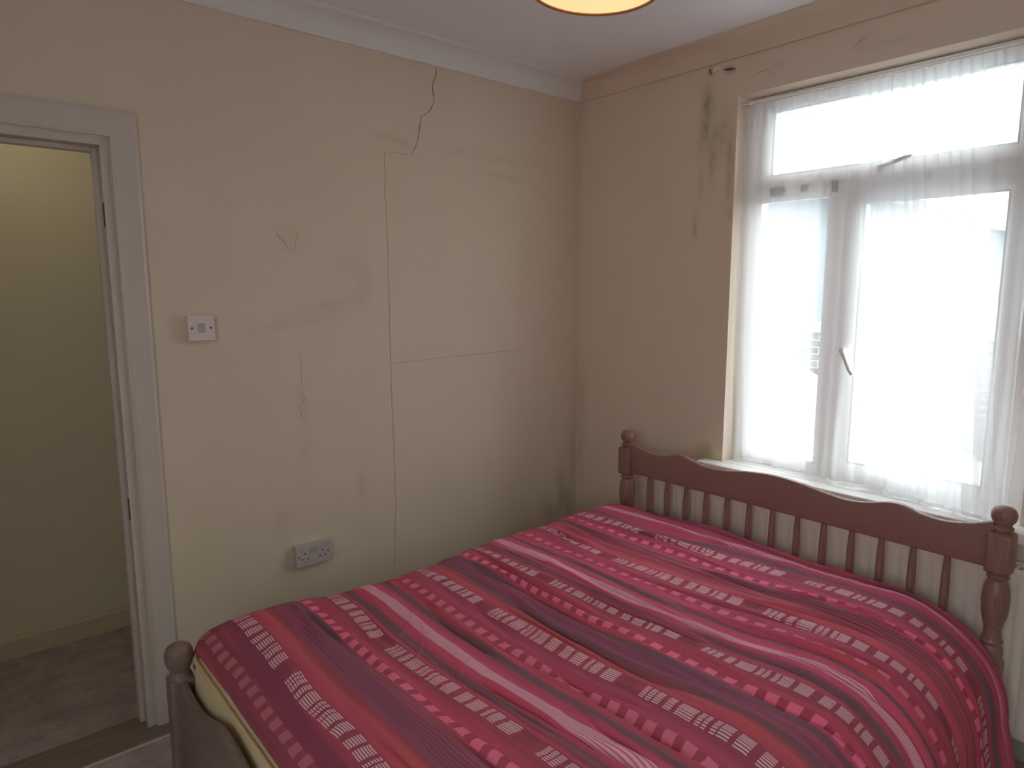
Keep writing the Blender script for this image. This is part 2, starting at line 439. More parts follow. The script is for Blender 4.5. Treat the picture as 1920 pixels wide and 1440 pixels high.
# coved cornices, mitred in the corner
cp = []
D, P_ = 0.084, 0.086
cp = [(0.0, CEIL - D), (0.010, CEIL - D), (0.013, CEIL - D + 0.008)]
for k in range(9):
    a = PI / 2 * k / 8
    cx, cz = P_ - 0.004, CEIL - D + 0.006
    cp.append((0.013 + (P_ - 0.022) * (1 - math.cos(a)), CEIL - D + 0.008 + (D - 0.020) * math.sin(a)))
cp += [(P_ - 0.008, CEIL - 0.010), (P_, CEIL - 0.009), (P_, CEIL), (0.0, CEIL)]
def cornice(name, which, mat):
    mb = MB()
    n = len(cp)
    if which == 'A':
        S = [(-o_ if True else 0, -o_, z) for o_, z in cp]         # mitre end at the corner
        E_ = [(XL, -o_, z) for o_, z in cp]
    else:
        S = [(-o_, -o_, z) for o_, z in cp]
        E_ = [(-o_, YN, z) for o_, z in cp]
    S = [mb.bm.verts.new(p) for p in S]; E_ = [mb.bm.verts.new(p) for p in E_]
    for i in range(n): mb.bm.faces.new((S[i], S[(i + 1) % n], E_[(i + 1) % n], E_[i]))
    mb.bm.faces.new(S); mb.bm.faces.new(E_)
    return tag(mb.build(name, mat, None, smooth=True, angle=30), kind='structure')
cornice('trim_1', 'A', M_coveA)
cornice('trim_2', 'B', M_coveB)

# cracks and torn paint: thin irregular strips bedded in the left wall
def strip(name, pts, w, mat, parent, plane='y', off=0.0007, jit=0.002, step=0.03):
    rp = []
    for (a, z), (b, y) in zip(pts, pts[1:]):
        L = math.hypot(b - a, y - z); k = max(1, int(L / step))
        for i in range(k): rp.append((a + (b - a) * i / k, z + (y - z) * i / k))
    rp.append(pts[-1])
    mb = MB(); prev = None; n = len(rp)
    for i, (a, z) in enumerate(rp):
        t = i / max(1, n - 1)
        ww = (w[0] + (w[1] - w[0]) * t) if isinstance(w, tuple) else w
        ww *= random.uniform(0.6, 1.3) * (0.35 if i in (0, n - 1) else 1)
        a += random.uniform(-jit, jit); z += random.uniform(-jit, jit) * 0.5
        dx, dz = (rp[min(i + 1, n - 1)][0] - rp[max(i - 1, 0)][0], rp[min(i + 1, n - 1)][1] - rp[max(i - 1, 0)][1])
        L = math.hypot(dx, dz) or 1
        nx, nz = -dz / L * ww / 2, dx / L * ww / 2
        q = []
        for s_, o_ in ((1, 0.0003), (1, -off), (-1, -off), (-1, 0.0003)):
            aa, zz = a + nx * s_, z + nz * s_
            q.append(mb.bm.verts.new((aa, o_, zz) if plane == 'y' else (o_, aa, zz)))
        if prev:
            for k in range(4): mb.bm.faces.new((prev[k], prev[(k + 1) % 4], q[(k + 1) % 4], q[k]))
        else: mb.bm.faces.new(q)
        prev = q
    mb.bm.faces.new(prev)
    return mb.build(name, mat, parent)
c = strip('crack', [(-0.873, 2.446), (-0.876, 2.42), (-0.897, 2.375), (-0.890, 2.34), (-0.889, 2.31)], (0.0055, 0.003), M_crack, wall_left, jit=0.003)
tag(c, 'dark open crack below the cornice')
strip('crack', [(-0.889, 2.31), (-0.905, 2.275), (-0.955, 2.235), (-0.962, 2.19), (-0.975, 2.13), (-1.005, 2.078)], (0.003, 0.002), M_crack, wall_left, jit=0.003)
strip('crack', [(-1.005, 2.076), (-1.07, 2.076), (-1.135, 2.073)], 0.0025, M_crackl, wall_left)
strip('crack', [(-1.135, 2.073), (-1.134, 1.95), (-1.141, 1.90), (-1.132, 1.87), (-1.130, 1.6), (-1.131, 1.2), (-1.128, 0.94), (-1.125, 0.6), (-1.14, 0.32)], 0.0035, M_crackl, wall_left)
strip('crack', [(-1.125, 1.213), (-0.9, 1.222), (-0.6, 1.226), (-0.373, 1.232)], 0.0025, M_crackl, wall_left)
strip('crack', [(-1.525, 1.30), (-1.522, 1.20), (-1.52, 1.14)], 0.0022, M_crackl, wall_left)
strip('torn_paint_edge', [(-1.595, 1.737), (-1.585, 1.715), (-1.565, 1.70), (-1.555, 1.672), (-1.530, 1.672), (-1.520, 1.70), (-1.512, 1.715), (-1.518, 1.742)], 0.0035, M_crackl, wall_left, jit=0.002, step=0.012)
strip('torn_paint_edge', [(-1.528, 1.135), (-1.515, 1.11), (-1.520, 1.09), (-1.540, 1.072), (-1.528, 1.055), (-1.535, 1.03)], 0.003, M_crackl, wall_left, jit=0.002, step=0.012)
# broken plaster at an old curtain-rail fixing on the window wall
strip('broken_plaster', [(-0.765, 2.428), (-0.785, 2.432), (-0.808, 2.424)], 0.018, M_chip, wall_right, 'x', 0.004, 0.003, 0.01)
strip('broken_plaster', [(-0.815, 2.420), (-0.84, 2.417), (-0.866, 2.411)], (0.008, 0.012), M_crack, wall_right, 'x', 0.0015, 0.003, 0.01)
strip('broken_plaster', [(-0.748, 2.440), (-0.750, 2.424), (-0.755, 2.415)], 0.008, M_crack, wall_right, 'x', 0.0015, 0.002, 0.008)
strip('torn_paint_edge', [(-1.345, 2.355), (-1.335, 2.37), (-1.355, 2.388), (-1.38, 2.40)], 0.003, M_crackl, wall_right, 'x', 0.0006, 0.003, 0.012)
strip('torn_paint_edge', [(-0.93, 2.36), (-0.97, 2.372), (-1.02, 2.378), (-1.06, 2.39)], 0.003, M_crackl, wall_right, 'x', 0.0006, 0.004, 0.015)

# ------------------------------------------------------------------ doorway
door = thing('door_1', ((DX0 + DX1) / 2, 0.05, 0), kind='structure')
def architrave(name, x0, x1, z0, z1):
    MB().box((x0, -0.016, z0), (x1, -0.0004, z1), 0.003).build(name, M_gloss, door)
AX = -2.031; AZ = 2.084
m = MB()   # right leg, head and left leg mitred as one frame moulding
def arch_prof(w): return [(0, 0), (0, -0.010), (0.012, -0.015), (w * 0.45, -0.014), (w - 0.010, -0.018), (w, -0.014), (w, 0)]
w = AX - DX1 - 0.004
prof = arch_prof(w)
path = [((DX1 + 0.004), 0.0, 1), ((DX1 + 0.004), DZ + 0.004, 1)]
def ring(ix, iz, sx, sz): return [m.bm.verts.new((ix + sx * o_, d_ - 0.0004, iz + sz * o_)) for o_, d_ in prof]
R = [ring(DX1 + .004, 0.0, 1, 0), ring(DX1 + .004, DZ + .004, 1, 1.07), ring(DX0 - .004, DZ + .004, -1, 1.07), ring(DX0 - .004, 0.0, -1, 0)]
for a, b in zip(R, R[1:]):
    for i in range(len(prof)): m.bm.faces.new((a[i], a[(i + 1) % len(prof)], b[(i + 1) % len(prof)], b[i]))
m.bm.faces.new(R[0]); m.bm.faces.new(R[-1])
m.build('architrave', M_gloss, door, smooth=True, angle=25)
m = MB()
m.box((DX1 - 0.024, -0.0004, 0), (DX1 + 0.0, 0.115, DZ), 0.002).box((DX0, -0.0004, 0), (DX0 + 0.024, 0.115, DZ), 0.002).box((DX0 + 0.024, -0.0004, DZ - 0.024), (DX1 - 0.024, 0.115, DZ), 0.002)
m.build('door_lining', M_gloss, door)
m = MB()
m.box((DX1 - 0.038, 0.052, 0), (DX1 - 0.0235, 0.085, DZ - 0.024), 0.002).box((DX0 + 0.0235, 0.052, 0), (DX0 + 0.038, 0.085, DZ - 0.024), 0.002).box((DX0 + 0.038, 0.052, DZ - 0.038), (DX1 - 0.038, 0.085, DZ - 0.0235), 0.002)
m.build('door_stop', M_gloss, door)
for z0 in (1.72, 0.76):
    h = MB().box((DX1 - 0.0262, 0.002, z0), (DX1 - 0.0235, 0.0145, z0 + 0.075), 0.0008).build('hinge_recess', M_crack, door)
    tag(h, 'dark empty hinge recess')
th = MB().box((DX0 + 0.002, -0.085, -0.02), (DX1 + 0.075, 0.093, 0.004), 0.003).build('threshold_board', M_thresh, door); tag(th, 'dark bare wood threshold')
MB().box((DX0 - 0.4, -0.093, 0), (DX1 + 0.30, -0.083, 0.006), 0.002).build('carpet_bar', M_gloss, door)

# ------------------------------------------------------------------ window
win = thing('window_1', (0.1, (WY0 + WY1) / 2, WZ0), kind='structure')
FX0, FX1 = 0.085, 0.150
YA, YB = WY1 + 0.0, WY0 - 0.0           # outer frame left / right in y
ZB, ZT = 0.760, 2.296
m = MB()
b = 0.003
m.box((FX0, YA, ZB), (FX1, -0.953, ZT), b)                      # left jamb
m.box((FX0, -1.888, ZB), (FX1, YB, ZT), b)                      # right jamb
m.box((FX0, -0.953, 2.262), (FX1, -1.888, ZT), b)               # head
m.box((FX0, -0.953, ZB), (FX1, -1.888, 0.818), b)               # bottom rail
m.build('window_frame', M_upvc, win)
MB().box((FX0, -0.953, 1.884), (FX1, -1.888, 1.942), b).build('transom', M_upvc, win)
MB().box((FX0, -1.250, 0.818), (FX1, -1.318, 1.884), b).build('mullion', M_upvc, win)
def sash(y0, y1, z0, z1, w, name='sash'):
    m = MB(); x0, x1 = FX0 - 0.016, FX1 - 0.012
    for bx in (((y0, z0), (y0 - w, z1)), ((y1 + w, z0), (y1, z1)), ((y0 - w, z0), (y1 + w, z0 + w)), ((y0 - w, z1 - w), (y1 + w, z1))):
        m.box((x0, bx[0][0], bx[0][1]), (x1, bx[1][0], bx[1][1]), 0.005)
    s_ = m.build(name, M_upvc, win)
    g = MB(); gx0, gx1 = x0 + 0.004, x0 + 0.012; q = 0.006
    for bx in (((y0 - w, z0 + w), (y0 - w - q, z1 - w)), ((y1 + w + q, z0 + w), (y1 + w, z1 - w)), ((y0 - w, z0 + w), (y1 + w, z0 + w + q)), ((y0 - w, z1 - w - q), (y1 + w, z1 - w))):
        g.box((gx0, bx[0][0], bx[0][1]), (gx1, bx[1][0], bx[1][1]))
    g.build('gasket', M_gasket, s_)
    p_ = MB().box((0.105, y0 - w + 0.002, z0 + w - 0.002), (0.109, y1 + w - 0.002, z1 - w + 0.002)).build('pane', M_glass, s_)
    return s_
top_sash = sash(-0.962, -1.880, 1.932, 2.274, 0.044)
cas_sash = sash(-1.326, -1.882, 0.800, 1.892, 0.054)
g = MB(); q = 0.010
for bx in (((-0.953, 0.818), (-0.953 - q, 1.884)), ((-1.250 + q, 0.818), (-1.250, 1.884)), ((-0.953, 0.818), (-1.250, 0.818 + q)), ((-0.953, 1.884 - q), (-1.250, 1.884))):
    g.box((FX0 + 0.004, bx[0][0], bx[0][1]), (FX0 + 0.02, bx[1][0], bx[1][1]), 0.002)
g.build('glazing_bead', M_upvc, win)
MB().box((0.112, -0.955, 0.82), (0.116, -1.248, 1.882)).build('pane', M_glass, win)
# handles
def handle(parent, base, tip, r=0.008):
    h = MB()
    b_ = Vector(base); t_ = Vector(tip)
    h.box((b_.x - 0.006, b_.y - 0.014, b_.z - 0.030), (b_.x + 0.008, b_.y + 0.014, b_.z + 0.030), 0.004)
    k = Vector((b_.x - 0.038, b_.y, b_.z))
    h.tube([(b_.x, b_.y, b_.z), tuple(k)], 0.011, 12)
    h.tube([tuple(k), tuple(k.lerp(t_, 0.35)), tuple(k.lerp(t_, 0.8) + Vector((-0.006, 0, 0))), tuple(t_)], [0.010, 0.0075, 0.007, 0.0055], 10)
    return h.build('window_handle', M_upvc, parent, smooth=True, angle=50)
handle(cas_sash, (0.066, -1.352, 1.292), (0.022, -1.398, 1.205))
handle(top_sash, (0.066, -1.440, 1.952), (0.028, -1.545, 1.978))
for y0, y1, z0, z1 in ((-0.998, -1.062, 1.898, 1.938), (-1.128, -1.158, 1.902, 1.946), (-1.250, -1.276, 1.890, 1.948), (-1.57, -1.592, 1.905, 1.94)):  # flat brown patches laid on the transom face
    mp = MB().box((FX0 - 0.0012, y0, z0), (FX0 + 0.001, y1, z1), 0.0004).build('transom_patch', M_brown, win); tag(mp, 'brown patch on the transom')
# sill board, nosed, with horns past the reveal
m = MB()
m.box((0.0003, WY1 - 0.0005, WZ0 + 0.0003), (0.10, WY0 + 0.0005, 0.775))
m.box((-0.080, WY1 + 0.085, 0.738), (-0.0003, WY0 - 0.085, 0.775), 0.008, 3)
m.build('window_sill', M_sill, win)

# ------------------------------------------------------------------ net curtains
def net(name, top, bot, ztop, nfold, amp, mat, label, ny=260, nz=90, hem=None, xt=0.036, seed=0.0, gather=0.003, ya=0.8):
    mb = MB(); uvl = mb.bm.loops.layers.uv.new('UVMap')
    V = []; UV = {}
    for i in range(ny + 1):
        s = i / ny; row = []
        for j in range(nz + 1):
            t = j / nz
            z = ztop + (0.781 - ztop) * min(1.0, t / 0.93)
            y = (top[0] + (top[1] - top[0]) * s) * (1 - t) + (bot[0] + (bot[1] - bot[0]) * s) * t
            hx = hem(y)
            # falls near the frame, then drifts to the hem line on the sill
            k = max(0.0, (t - 0.55) / 0.45); k = k * k * (3 - 2 * k)
            x = xt + (min(hx + 0.02, 0.06) - xt) * k
            ph = 2 * PI * nfold * (s + 0.05 * noise.noise(Vector((s * 4, seed, 0))))
            f = math.sin(ph + 0.7 * math.sin(t * 2 + seed)) + 0.45 * math.sin(2.3 * ph + 1.1 + seed)
            gk = 0.35 + 0.65 * min(1.0, t * 2.2)
            x += amp * f * gk * (0.6 + 0.5 * noise.noise(Vector((s * 3, t * 2, seed))))
            y += amp * ya * math.cos(ph * 1.3 + 0.3) * (0.6 + 0.4 * gk)
            if t < 0.06: x += gather * math.sin(s * 2 * PI * 34)
            if t > 0.93:
                e = (t - 0.93) / 0.07
                z = 0.781 + 0.012 * abs(noise.noise(Vector((s * 9, e * 2, seed + 3)))) + 0.010 * math.sin(PI * e)
                x = x + (hx - x) * e
            else:
                z += 0.0
            x = max(-0.075, min(x, 0.066))
            v = mb.bm.verts.new((x, y, z)); row.append(v); UV[v] = (s * abs(top[1] - top[0]), t * 1.5)
        V.append(row)
    for i in range(ny):
        for j in range(nz):
            fc = mb.bm.faces.new((V[i][j], V[i + 1][j], V[i + 1][j + 1], V[i][j + 1]))
            for lp in fc.loops: lp[uvl].uv = UV[lp.vert]
    o = mb.build(name, mat, None, smooth=True, normals=False, angle=180)
    return tag(o, label, 'curtain')
def interp(x, xs, ys):
    if x <= xs[0]: return ys[0]
    for a, b_, p, q in zip(xs, xs[1:], ys, ys[1:]):
        if x <= b_: return p + (q - p) * (x - a) / (b_ - a)
    return ys[-1]
hy = [-1.93, -1.88, -1.78, -1.66, -1.55, -1.44, -1.375, -1.28, -1.205, -1.07, -0.90]
hxv = [-0.060, -0.070, -0.055, -0.015, 0.006, 0.000, -0.022, 0.03, 0.045, 0.055, 0.040]
hem1 = lambda y: interp(y, hy, hxv) + 0.008 * math.sin(y * 41) + 0.006 * math.sin(y * 97)
net1 = net('net_curtain', (-0.898, -1.925), (-0.905, -1.925), 2.262, 7, 0.006, M_net1, 'thin sheer white net curtain hung across the whole window down to the sill', hem=hem1, seed=1.3)
hem2 = lambda y: interp(y, hy, hxv) + 0.012 + 0.008 * math.sin(y * 53 + 1)
net2 = net('net_curtain', (-1.368, -1.728), (-1.50, -1.885), 2.250, 8, 0.007, M_net2, 'second white net curtain gathered in denser folds over the opening right-hand pane', hem=hem2, xt=0.017, seed=4.1, ny=320, ya=2.3)
wr = MB().tube([(0.026, WY1 + 0.001, 2.270), (0.026, -1.42, 2.265), (0.026, WY0 - 0.001, 2.270)], 0.003, 8).build('curtain_wire', M_upvc)
tag(wr, 'thin white wire stretched along the window head holding the net curtains', 'curtain wire')

# ------------------------------------------------------------------ radiator below the sill
rad = thing('radiator', (-0.09, -1.5, 0.15), 'cream panel radiator under the window sill behind the headboard', 'radiator')
RY0, RY1, RZ0, RZ1 = -2.32, -0.582, 0.13, 0.672
m = MB()
n_fl = 52; pitch = (RY1 - RY0 - 0.02) / n_fl
prof = []
xs = -0.122
for k in range(n_fl):
    y0 = RY0 + 0.01 + k * pitch
    prof += [(y0, xs), (y0 + pitch * 0.60, xs), (y0 + pitch * 0.72, xs + 0.0045), (y0 + pitch * 0.88, xs + 0.0045)]
prof.append((RY1 - 0.01, xs))
zz = [RZ0, RZ0 + 0.025, RZ0 + 0.035, RZ1 - 0.050, RZ1 - 0.042, RZ1 - 0.006]
V = []
for y, x in prof:
    row = []
    for j, z in enumerate(zz):
        row.append(m.bm.verts.new((x if j in (2, 3) else xs, y, z)))
    V.append(row)
for a, b_ in zip(V, V[1:]):
    for j in range(len(zz) - 1): m.bm.faces.new((a[j], b_[j], b_[j + 1], a[j + 1]))
# back and rim so the panel has thickness
m.box((xs + 0.012, RY0 + 0.011, RZ0 + 0.001), (xs + 0.026, RY1 - 0.011, RZ1 - 0.007))
m.build('front_panel', M_rad, rad, smooth=True, angle=40)
MB().box((-0.060, RY0 + 0.012, RZ0), (-0.045, RY1 - 0.012, RZ1 - 0.006), 0.003).build('back_panel', M_rad, rad)
m = MB()
m.box((-0.128, RY0, RZ1 - 0.012), (-0.118, RY1, RZ1), 0.002).box((-0.050, RY0, RZ1 - 0.012), (-0.041, RY1, RZ1), 0.002)
k = RY0 + 0.01
while k < RY1 - 0.02:
    m.box((-0.119, k, RZ1 - 0.005), (-0.049, k + 0.008, RZ1 - 0.001)); k += 0.019
m.build('top_grille', M_rad, rad)
for y0 in (RY0 - 0.001, RY1 - 0.004):
    MB().box((-0.127, y0, RZ0 + 0.004), (-0.042, y0 + 0.005, RZ1 - 0.002), 0.002).build('side_panel', M_rad, rad)
m = MB()
m.lathe([(0.0, 0), (0.016, 0.004), (0.018, 0.03), (0.014, 0.05), (0.0, 0.052)], (-0.085, RY0 - 0.045, RZ0 + 0.02), 16).tube([(-0.085, RY0 - 0.045, 0.002), (-0.085, RY0 - 0.045, RZ0 + 0.03)], 0.0075, 10).tube([(-0.085, RY0 - 0.045, RZ0 + 0.025), (-0.085, RY0 + 0.01, RZ0 + 0.025)], 0.009, 10)
m.build('valve', M_rad, rad, smooth=True)
m = MB().tube([(-0.085, RY1 + 0.03, 0.002), (-0.085, RY1 + 0.03, RZ0 + 0.03)], 0.0075, 10).tube([(-0.085, RY1 + 0.03, RZ0 + 0.025), (-0.085, RY1 - 0.01, RZ0 + 0.025)], 0.009, 10)
m.build('valve', M_rad, rad, smooth=True)
for yb in (-2.0, -0.9):
    MB().box((-0.047, yb, 0.3), (-0.0006, yb + 0.03, 0.6), 0.002).build('wall_bracket', M_rad, rad)

# ------------------------------------------------------------------ electrical fittings
sw = thing('light_switch', (-1.881, 0, 1.394), 'white square light switch on a raised box beside the doorway', 'light switch')
sx, sz = -1.881, 1.394
MB().box((sx - 0.043, -0.020, sz - 0.043), (sx + 0.043, 0, sz + 0.043), 0.002).build('back_box', M_plastic, sw)
MB().box((sx - 0.0435, -0.030, sz - 0.0435), (sx + 0.0435, -0.0196, sz + 0.0435), 0.003, 3).build('face_plate', M_plastic, sw)
m = MB().prism([(sz - 0.016, -0.0295), (sz - 0.016, -0.033), (sz + 0.002, -0.0325), (sz + 0.016, -0.0375), (sz + 0.016, -0.0295)], 'x', sx - 0.010, sx + 0.010)
for v in m.bm.verts: v.co = Vector((v.co.x, v.co.z, v.co.y))
m.build('rocker', M_plastic2, sw)
for dx in (-0.0305, 0.0305):
    MB().lathe([(0.0, -0.0325), (0.0038, -0.032), (0.0042, -0.0298)], (sx + dx, 0, sz), 14, 'y').build('screw', M_screw, sw)

ox, oz = -1.519, 0.487
so = thing('wall_socket', (ox, 0, oz), 'grey-white double socket low on the wall above the foot of the bed', 'socket')
MB().box((ox - 0.072, -0.024, oz - 0.042), (ox + 0.072, 0, oz + 0.042), 0.002).build('back_box', M_plastic2, so)
MB().box((ox - 0.073, -0.034, oz - 0.043), (ox + 0.073, -0.0236, oz + 0.043), 0.003, 3).build('face_plate', M_plastic2, so)
for c_ in (-0.036, 0.036):
    MB().box((ox + c_ - 0.002, -0.0346, oz + 0.006), (ox + c_ + 0.002, -0.0335, oz + 0.014)).build('earth_hole', M_darkhole, so)
    for d_ in (-0.011, 0.011):
        MB().box((ox + c_ + d_ - 0.0032, -0.0346, oz - 0.0135), (ox + c_ + d_ + 0.0032, -0.0335, oz - 0.0095)).build('pin_hole', M_darkhole, so)
    MB().lathe([(0.0, -0.0358), (0.0036, -0.0355), (0.004, -0.0338)], (ox + c_ * 1.67, 0, oz), 12, 'y').build('screw', M_screw, so)
for c_ in (-0.0085, 0.0085):
    m = MB().box((ox + c_ - 0.006, -0.0385, oz + 0.010), (ox + c_ + 0.006, -0.0338, oz + 0.030), 0.0015)
    r_ = m.build('rocker', M_plastic2, so)
    MB().box((ox + c_ - 0.004, -0.0390, oz + 0.024), (ox + c_ + 0.004, -0.0383, oz + 0.027)).build('red_marker', M_screw, r_)

# ------------------------------------------------------------------ ceiling light
LC = Vector((-0.941, -0.957, 2.44)); LR = 0.207
ln = Vector((0.0464, -0.0319, 1)).normalized()
ML = ln.to_track_quat('Z', 'Y').to_matrix().to_4x4()
la = thing('ceiling_light', (LC.x, LC.y, CEIL), 'round drum ceiling light with a glowing cream diffuser and amber rim', 'ceiling light')
MB().lathe([(LR - 0.003, 0.0), (LR, 0.0), (LR, 0.079), (LR - 0.003, 0.079), (LR - 0.003, 0.0)], LC, 64, 'z', ML).build('drum_shade', M_shade, la, smooth=True)
MB().lathe([(LR - 0.008, -0.0015), (LR + 0.0015, -0.003), (LR + 0.0035, 0.002), (LR + 0.001, 0.009), (LR - 0.006, 0.006), (LR - 0.008, -0.0015)], LC, 64, 'z', ML).build('rim', M_shade, la, smooth=True)
MB().lathe([(0.0, 0.000), (LR - 0.03, 0.001), (LR - 0.0045, 0.003), (LR - 0.0045, 0.006), (0.0, 0.004)], LC, 64, 'z', ML).build('diffuser', M_diffuser, la, smooth=True)
MB().lathe([(0.0, -0.027), (0.0035, -0.025), (0.0045, -0.018), (0.0025, -0.012), (0.007, -0.003), (0.007, 0.001), (0.0, 0.002)], LC + Vector((-0.008, 0.012, 0)), 16, 'z', ML).build('finial', M_brass, la, smooth=True)
MB().lathe([(0.05, CEIL - 0.018), (0.055, CEIL - 0.012), (0.055, CEIL - 0.0005)], (LC.x, LC.y, 0), 32).tube([(LC.x, LC.y, CEIL - 0.01), (LC.x, LC.y, 2.446)], 0.006, 8).build('ceiling_rose', M_upvc, la, smooth=True)

# fill lamp added to light the hall, unseen behind the door head
hl = thing('hall_fill_lamp', (-2.35, 0.45, CEIL), 'unseen white globe lamp added to light the hall beyond the doorway', 'lamp')
MB().lathe([(0.0, -0.33), (0.05, -0.315), (0.075, -0.26), (0.05, -0.205), (0.02, -0.19), (0.0, -0.19)], (-2.35, 0.45, CEIL), 24).build('globe', emit_mat('hall_fill_glow', lin(255, 240, 205), 6.0), hl, smooth=True)
MB().tube([(-2.35, 0.45, CEIL - 0.19), (-2.35, 0.45, CEIL - 0.0005)], 0.005, 8).build('cord', M_upvc, hl)

# ------------------------------------------------------------------ bed
XH, XF = -0.206, -2.137
YL, YR = -0.525, -1.959
bed = thing('double_bed', ((XH + XF) / 2, (YL + YR) / 2, 0), 'reddish brown wooden double bed with turned posts and spindled headboard', 'bed')
def turned(prof_rz, sq, x, y, name, mat):
    m = MB()
    m.lathe(prof_rz, (x, y, 0), 28)
    for z0, z1, h in sq: m.box((x - h, y - h, z0), (x + h, y + h, z1), 0.012, 3)
    return m.build(name, mat, bed, smooth=True, angle=40)
hp = [(0.030, 0.0), (0.032, 0.02), (0.032, 0.44), (0.026, 0.452), (0.030, 0.462), (0.024, 0.475), (0.023, 0.50), (0.027, 0.520), (0.034, 0.550), (0.0365, 0.585), (0.0365, 0.605), (0.033, 0.635), (0.0265, 0.652), (0.0235, 0.658), (0.029, 0.664), (0.029, 0.670), (0.0235, 0.676), (0.025, 0.70), (0.025, 0.80),
      (0.022, 0.808), (0.0275, 0.814), (0.0275, 0.821), (0.021, 0.826), (0.024, 0.833), (0.031, 0.843), (0.0335, 0.856), (0.0325, 0.866), (0.028, 0.876), (0.020, 0.882), (0.0, 0.884)]
for y in (YL, YR): turned(hp, [(0.680, 0.806, 0.0335), (0.05, 0.40, 0.0335)], XH, y, 'head_post', M_bedX)
fp = [(0.030, 0.0), (0.032, 0.02), (0.034, 0.05), (0.034, 0.44), (0.030, 0.452), (0.026, 0.460), (0.0255, 0.468), (0.030, 0.476), (0.0355, 0.490), (0.0375, 0.507), (0.0360, 0.523), (0.030, 0.535), (0.018, 0.542), (0.0, 0.544)]
for y in (YL, YR): turned(fp, [(0.03, 0.448, 0.033)], XF, y, 'foot_post', M_bedF)
# headboard rail, wavy top edge
tp = [(-0.545, 0.836), (-0.58, 0.822), (-0.62, 0.810), (-0.68, 0.801), (-0.74, 0.806), (-0.785, 0.820), (-0.825, 0.823), (-0.865, 0.815), (-0.92, 0.801), (-0.98, 0.796), (-1.05, 0.803), (-1.12, 0.815), (-1.19, 0.823), (-1.242, 0.825)]
tp = tp + [(-2.484 - y, z) for y, z in tp[-2::-1]]
# smooth with Catmull-Rom
def crom(P, n=5):
    out = []
    for i in range(len(P) - 1):
        p0, p1, p2, p3 = P[max(i - 1, 0)], P[i], P[i + 1], P[min(i + 2, len(P) - 1)]
        for k in range(n):
            t = k / n
            out.append(tuple(0.5 * (2 * b + (c - a) * t + (2 * a - 5 * b + 4 * c - d) * t * t + (3 * b - a - 3 * c + d) * t ** 3) for a, b, c, d in zip(p0, p1, p2, p3)))
    return out + [P[-1]]
def board(name, top, zb, x, th, mat):
    m = MB()
    T = crom(top, 5)
    secs = []
    for y, z in T:
        h = th / 2; r = 0.006
        secs.append([m.bm.verts.new((x + a, y, b_)) for a, b_ in ((-h, zb + r), (-h + r * .3, zb + r * .3), (-h + r, zb), (h - r, zb), (h, zb + r), (h, z - r), (h - r * .3, z - r * .3), (h - r, z), (-h + r, z), (-h + r * .3, z - r * .3), (-h, z - r))])
    for a, b_ in zip(secs, secs[1:]):
        n = len(a)
        for i in range(n): m.bm.faces.new((a[i], a[(i + 1) % n], b_[(i + 1) % n], b_[i]))
    m.bm.faces.new(secs[0]); m.bm.faces.new(secs[-1])
    return m.build(name, mat, bed, smooth=True, angle=50)
board('headboard_rail', tp, 0.689, XH, 0.028, M_bedY)
board('lower_rail', [(-0.545, 0.42), (-1.242, 0.42), (-1.939, 0.42)], 0.33, XH, 0.024, M_bedY)
spr = [(0.0095, 0.415), (0.0105, 0.45), (0.0125, 0.52), (0.0130, 0.57), (0.0120, 0.63), (0.0095, 0.68), (0.0090, 0.692)]
first = None
for k in range(13):
    y = -0.652 - k * (1.824 - 0.652) / 12
    if first is None:
        first = MB().lathe(spr, (XH, 0, 0), 14).build('spindle', M_bedX, bed, smooth=True, angle=60)
        first.location.y = y
    else:
        c_ = first.copy(); COL.objects.link(c_); c_.parent = bed; c_.matrix_parent_inverse = first.matrix_parent_inverse.copy(); c_.location.y = y
# footboard, solid wavy panel
ft = [(-0.545, 0.447), (-0.585, 0.437), (-0.63, 0.430), (-0.68, 0.429), (-0.74, 0.437), (-0.81, 0.458), (-0.87, 0.480), (-0.93, 0.490), (-1.0, 0.485), (-1.08, 0.474), (-1.16, 0.478), (-1.242, 0.484)]
ft = ft + [(-2.484 - y, z) for y, z in ft[-2::-1]]
board('footboard', ft, 0.14, XF, 0.022, M_bedF)
for y in (-0.538, -1.946):
    MB().box((XF + 0.02, y - 0.011, 0.14), (XH - 0.015, y + 0.011, 0.279), 0.004).build('side_rail', M_bedF, bed)
m = MB()
k = XF + 0.08
while k < XH - 0.08:
    m.box((k, -0.550, 0.268), (k + 0.06, -1.934, 0.2818)); k += 0.13
m.build('slat_base', M_bedX, bed)

# mattress: rounded block with piping round the top and bottom edges
MX0, MX1, MY0, MY1, MZ0, MZ1 = -2.110, -0.246, -1.855, -0.510, 0.2825, 0.508
def rrect(x0, x1, y0, y1, r, n=8):
    P = []
    for cx, cy, a0 in ((x1 - r, y1 - r, 0), (x0 + r, y1 - r, PI / 2), (x0 + r, y0 + r, PI), (x1 - r, y0 + r, 1.5 * PI)):
        for k in range(n + 1):
            a = a0 + PI / 2 * k / n; P.append((cx + r * math.cos(a), cy + r * math.sin(a)))
    return P
m = MB(); rings = []
for z, ins in ((MZ0, 0.03), (MZ0 + 0.006, 0.010), (MZ0 + 0.02, 0.003), (MZ0 + 0.06, -0.001), ((MZ0 + MZ1) / 2, -0.003), (MZ1 - 0.06, -0.001), (MZ1 - 0.02, 0.003), (MZ1 - 0.006, 0.012), (MZ1, 0.03), (MZ1 + 0.006, 0.12)):
    rings.append([m.bm.verts.new((x, y, z)) for x, y in rrect(MX0 + ins, MX1 - ins, MY0 + ins, MY1 - ins, 0.072)])
